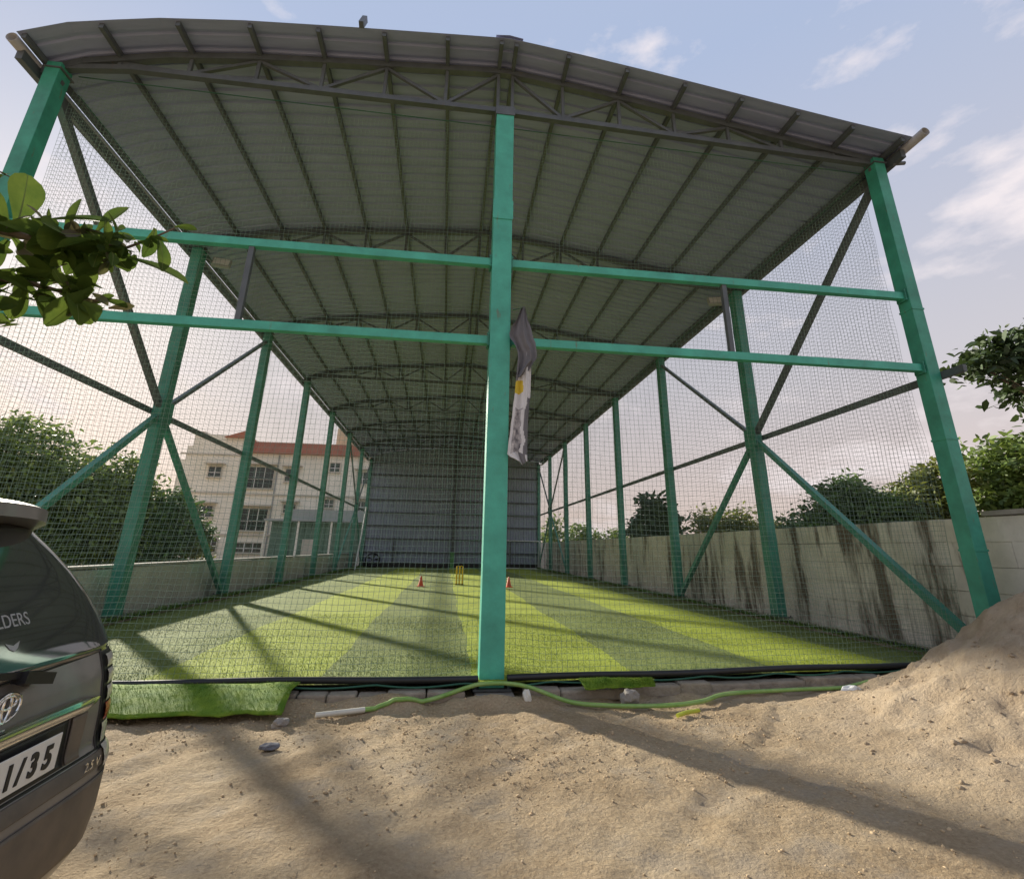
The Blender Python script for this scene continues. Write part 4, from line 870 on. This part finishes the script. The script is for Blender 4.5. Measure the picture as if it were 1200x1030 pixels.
# banner hanging beside the middle post
bn = empty('hanging_banner', (0.30, -0.19, 4.48), 'crumpled grey and white banner hanging from the middle green post', 'banner')
def cloth(name, rows, mfun, fold, mats, y0=0.0):
    b = MB(); P = []; n = 22
    for i, (z, xl, xr) in enumerate(rows):
        P.append([(xl+(xr-xl)*t, y0+fold*(math.sin(t*9.5+z*1.3)+0.5*math.sin(t*21+z*3.7)), z+0.02*math.sin(t*7+i)) for t in np.linspace(0, 1, n)])
    k = len(P); b.grid(P); b.mi = [mfun(i/(k-1), j/(n-1)) for i in range(k-1) for j in range(n-1)]; b.smooth = True
    o = b.build(name, mats, bn); return o
def rows(keys, n=26):
    ks = np.array(keys); zs = np.linspace(ks[0, 0], ks[-1, 0], n); return [(z, float(np.interp(-z, -ks[:, 0], ks[:, 1])), float(np.interp(-z, -ks[:, 0], ks[:, 2]))) for z in zs]
cloth('upper_fold', rows([(0, 0.0, 0.03), (-0.15, -0.07, 0.07), (-0.42, -0.19, 0.15), (-0.52, -0.16, 0.18), (-0.66, -0.07, 0.20), (-0.76, -0.06, 0.20), (-0.90, -0.07, 0.10), (-1.02, -0.07, -0.03)]), lambda i, j: 0, 0.030, [MT['cloth_grey']], -0.03)
def low(i, j):
    e = 0.06*math.sin(i*17)+0.03*math.sin(i*41)
    if i < 0.33+e*0.5: return 0 if j < 0.2+e else 1
    if i < 0.385: return 2 if j < 0.5+e else 1
    if i > 0.92: return 1 if j < 0.5 or j > 0.85 else 0
    if j > 0.74+e: return 0 if i > 0.42 else 1
    if i > 0.45+e and 0.12 < j < 0.56+e: return 3
    return 1
cloth('lower_drop', rows([(-0.60, -0.05, 0.13), (-1.2, -0.09, 0.12), (-1.6, -0.13, 0.09), (-2.05, -0.18, 0.08), (-2.16, -0.04, 0.08)], 40), low, 0.022, [MT['cloth_grey'], MT['cloth_white'], MT['cloth_yellow'], MT['cloth_print']])
b = MB(); b.tube([(-0.13, 0.04, -0.02), (0.0, 0.0, 0.0), (0.02, 0, -0.04)], 0.006, 6); b.build('tie_cord', MT['rope'], bn)
# hose
def smooth(pts, n=12):
    P = [Vector(p) for p in pts]; out_ = []
    for i in range(len(P)-1):
        a, b_, c, d = P[max(i-1, 0)], P[i], P[i+1], P[min(i+2, len(P)-1)]
        for k in range(n):
            t = k/n; out_.append(0.5*((2*b_)+(-a+c)*t+(2*a-5*b_+4*c-d)*t*t+(-a+3*b_-3*c+d)*t**3))
    return out_+[P[-1]]
hz0 = GZ+0.03
hp = smooth([(-1.30, -0.66, hz0), (-1.05, -0.56, hz0), (-0.65, -0.46, hz0+0.03), (-0.28, -0.36, hz0+0.11), (-0.12, -0.32, -0.10), (0.14, -0.33, -0.095), (0.40, -0.42, hz0+0.11), (0.80, -0.58, hz0+0.01), (1.25, -0.70, hz0), (1.80, -0.72, hz0), (2.20, -0.64, hz0+0.01), (2.50, -0.47, hz0+0.02), (2.85, -0.37, hz0+0.02), (3.5, -0.30, hz0+0.02), (4.4, -0.21, hz0+0.02), (5.3, -0.15, hz0+0.10), (6.0, -0.15, hz0+0.3)])
hs = empty('garden_hose', (0, -0.5, GZ), 'long green garden hose snaking along the kerb past the middle post', 'hose')
def HB(b, n, m): o = b.build(n, m, hs); o.location = (0, 0.5, -GZ); return o
hp = [Vector((p.x, p.y, max(p.z, ground_z(p.x, p.y)+0.016, pile_z(p.x, p.y)+0.012 if p.x < 5 else -1))) for p in hp]
HB(MB().tube(hp, 0.021, 10), 'pipe', MT['hose']); HB(MB().tube([(x_, y_, max(hz0, ground_z(x_, y_)+0.018)) for x_, y_ in ((-1.72, -0.80), (-1.50, -0.73), (-1.29, -0.655))], 0.024, 10), 'white_end', MT['white_pvc'])
b = MB(); b.tube([(-0.03, 0, 0), (0.10, 0.08, 0.002), (0.27, 0.15, 0)], 0.018, 9); o = b.build('hose_offcut', MT['hose_yellow']); o.location = (1.78, -1.02, GZ+0.02); tag(o, 'short yellow piece of hose lying beside the green hose', 'hose')
def rock(name, p, s, m, label, cat='stone'):
    bm = bmesh.new(); bmesh.ops.create_icosphere(bm, subdivisions=3, radius=1)
    for v in bm.verts: v.co = v.co*(1+0.45*noise.noise(v.co*1.4+Vector(p))+0.12*noise.noise(v.co*5))
    for v in bm.verts: v.co = Vector((v.co.x*s[0], v.co.y*s[1], v.co.z*s[2]))
    me = bpy.data.meshes.new(name); bm.to_mesh(me); bm.free(); me.materials.append(m); o = bpy.data.objects.new(name, me); COL.objects.link(o); o.location = p; tag(o, label, cat)
rock('stone', (1.42, -0.60, GZ+0.08), (0.10, 0.06, 0.08), MT['concrete'], 'pale lump of concrete leaning on the kerb behind the hose')
rock('stone', (-1.98, -0.98, GZ+0.02), (0.07, 0.05, 0.045), MT['concrete'], 'pale stone at the corner of the drooping turf offcut')
rock('stone', (-1.15, -0.42, GZ+0.04), (0.07, 0.05, 0.05), MT['concrete'], 'small pale stone between the hose and the kerb left of the middle post')
rock('stone', (0.35, -0.47, GZ+0.05), (0.05, 0.05, 0.09), MT['white_pvc'], 'upright whitish stone right beside the middle post foot')
rock('stone', (-1.9, -1.55, GZ+0.02), (0.07, 0.05, 0.025), MT['cloth_grey'], 'flat dark stone lying alone on the dirt near the van')
rock('paper_bag', (4.10, -0.45, GZ+0.06), (0.12, 0.06, 0.06), MT['white_paint'], 'crumpled white bag lying on the dirt near the sand heap', 'bag')
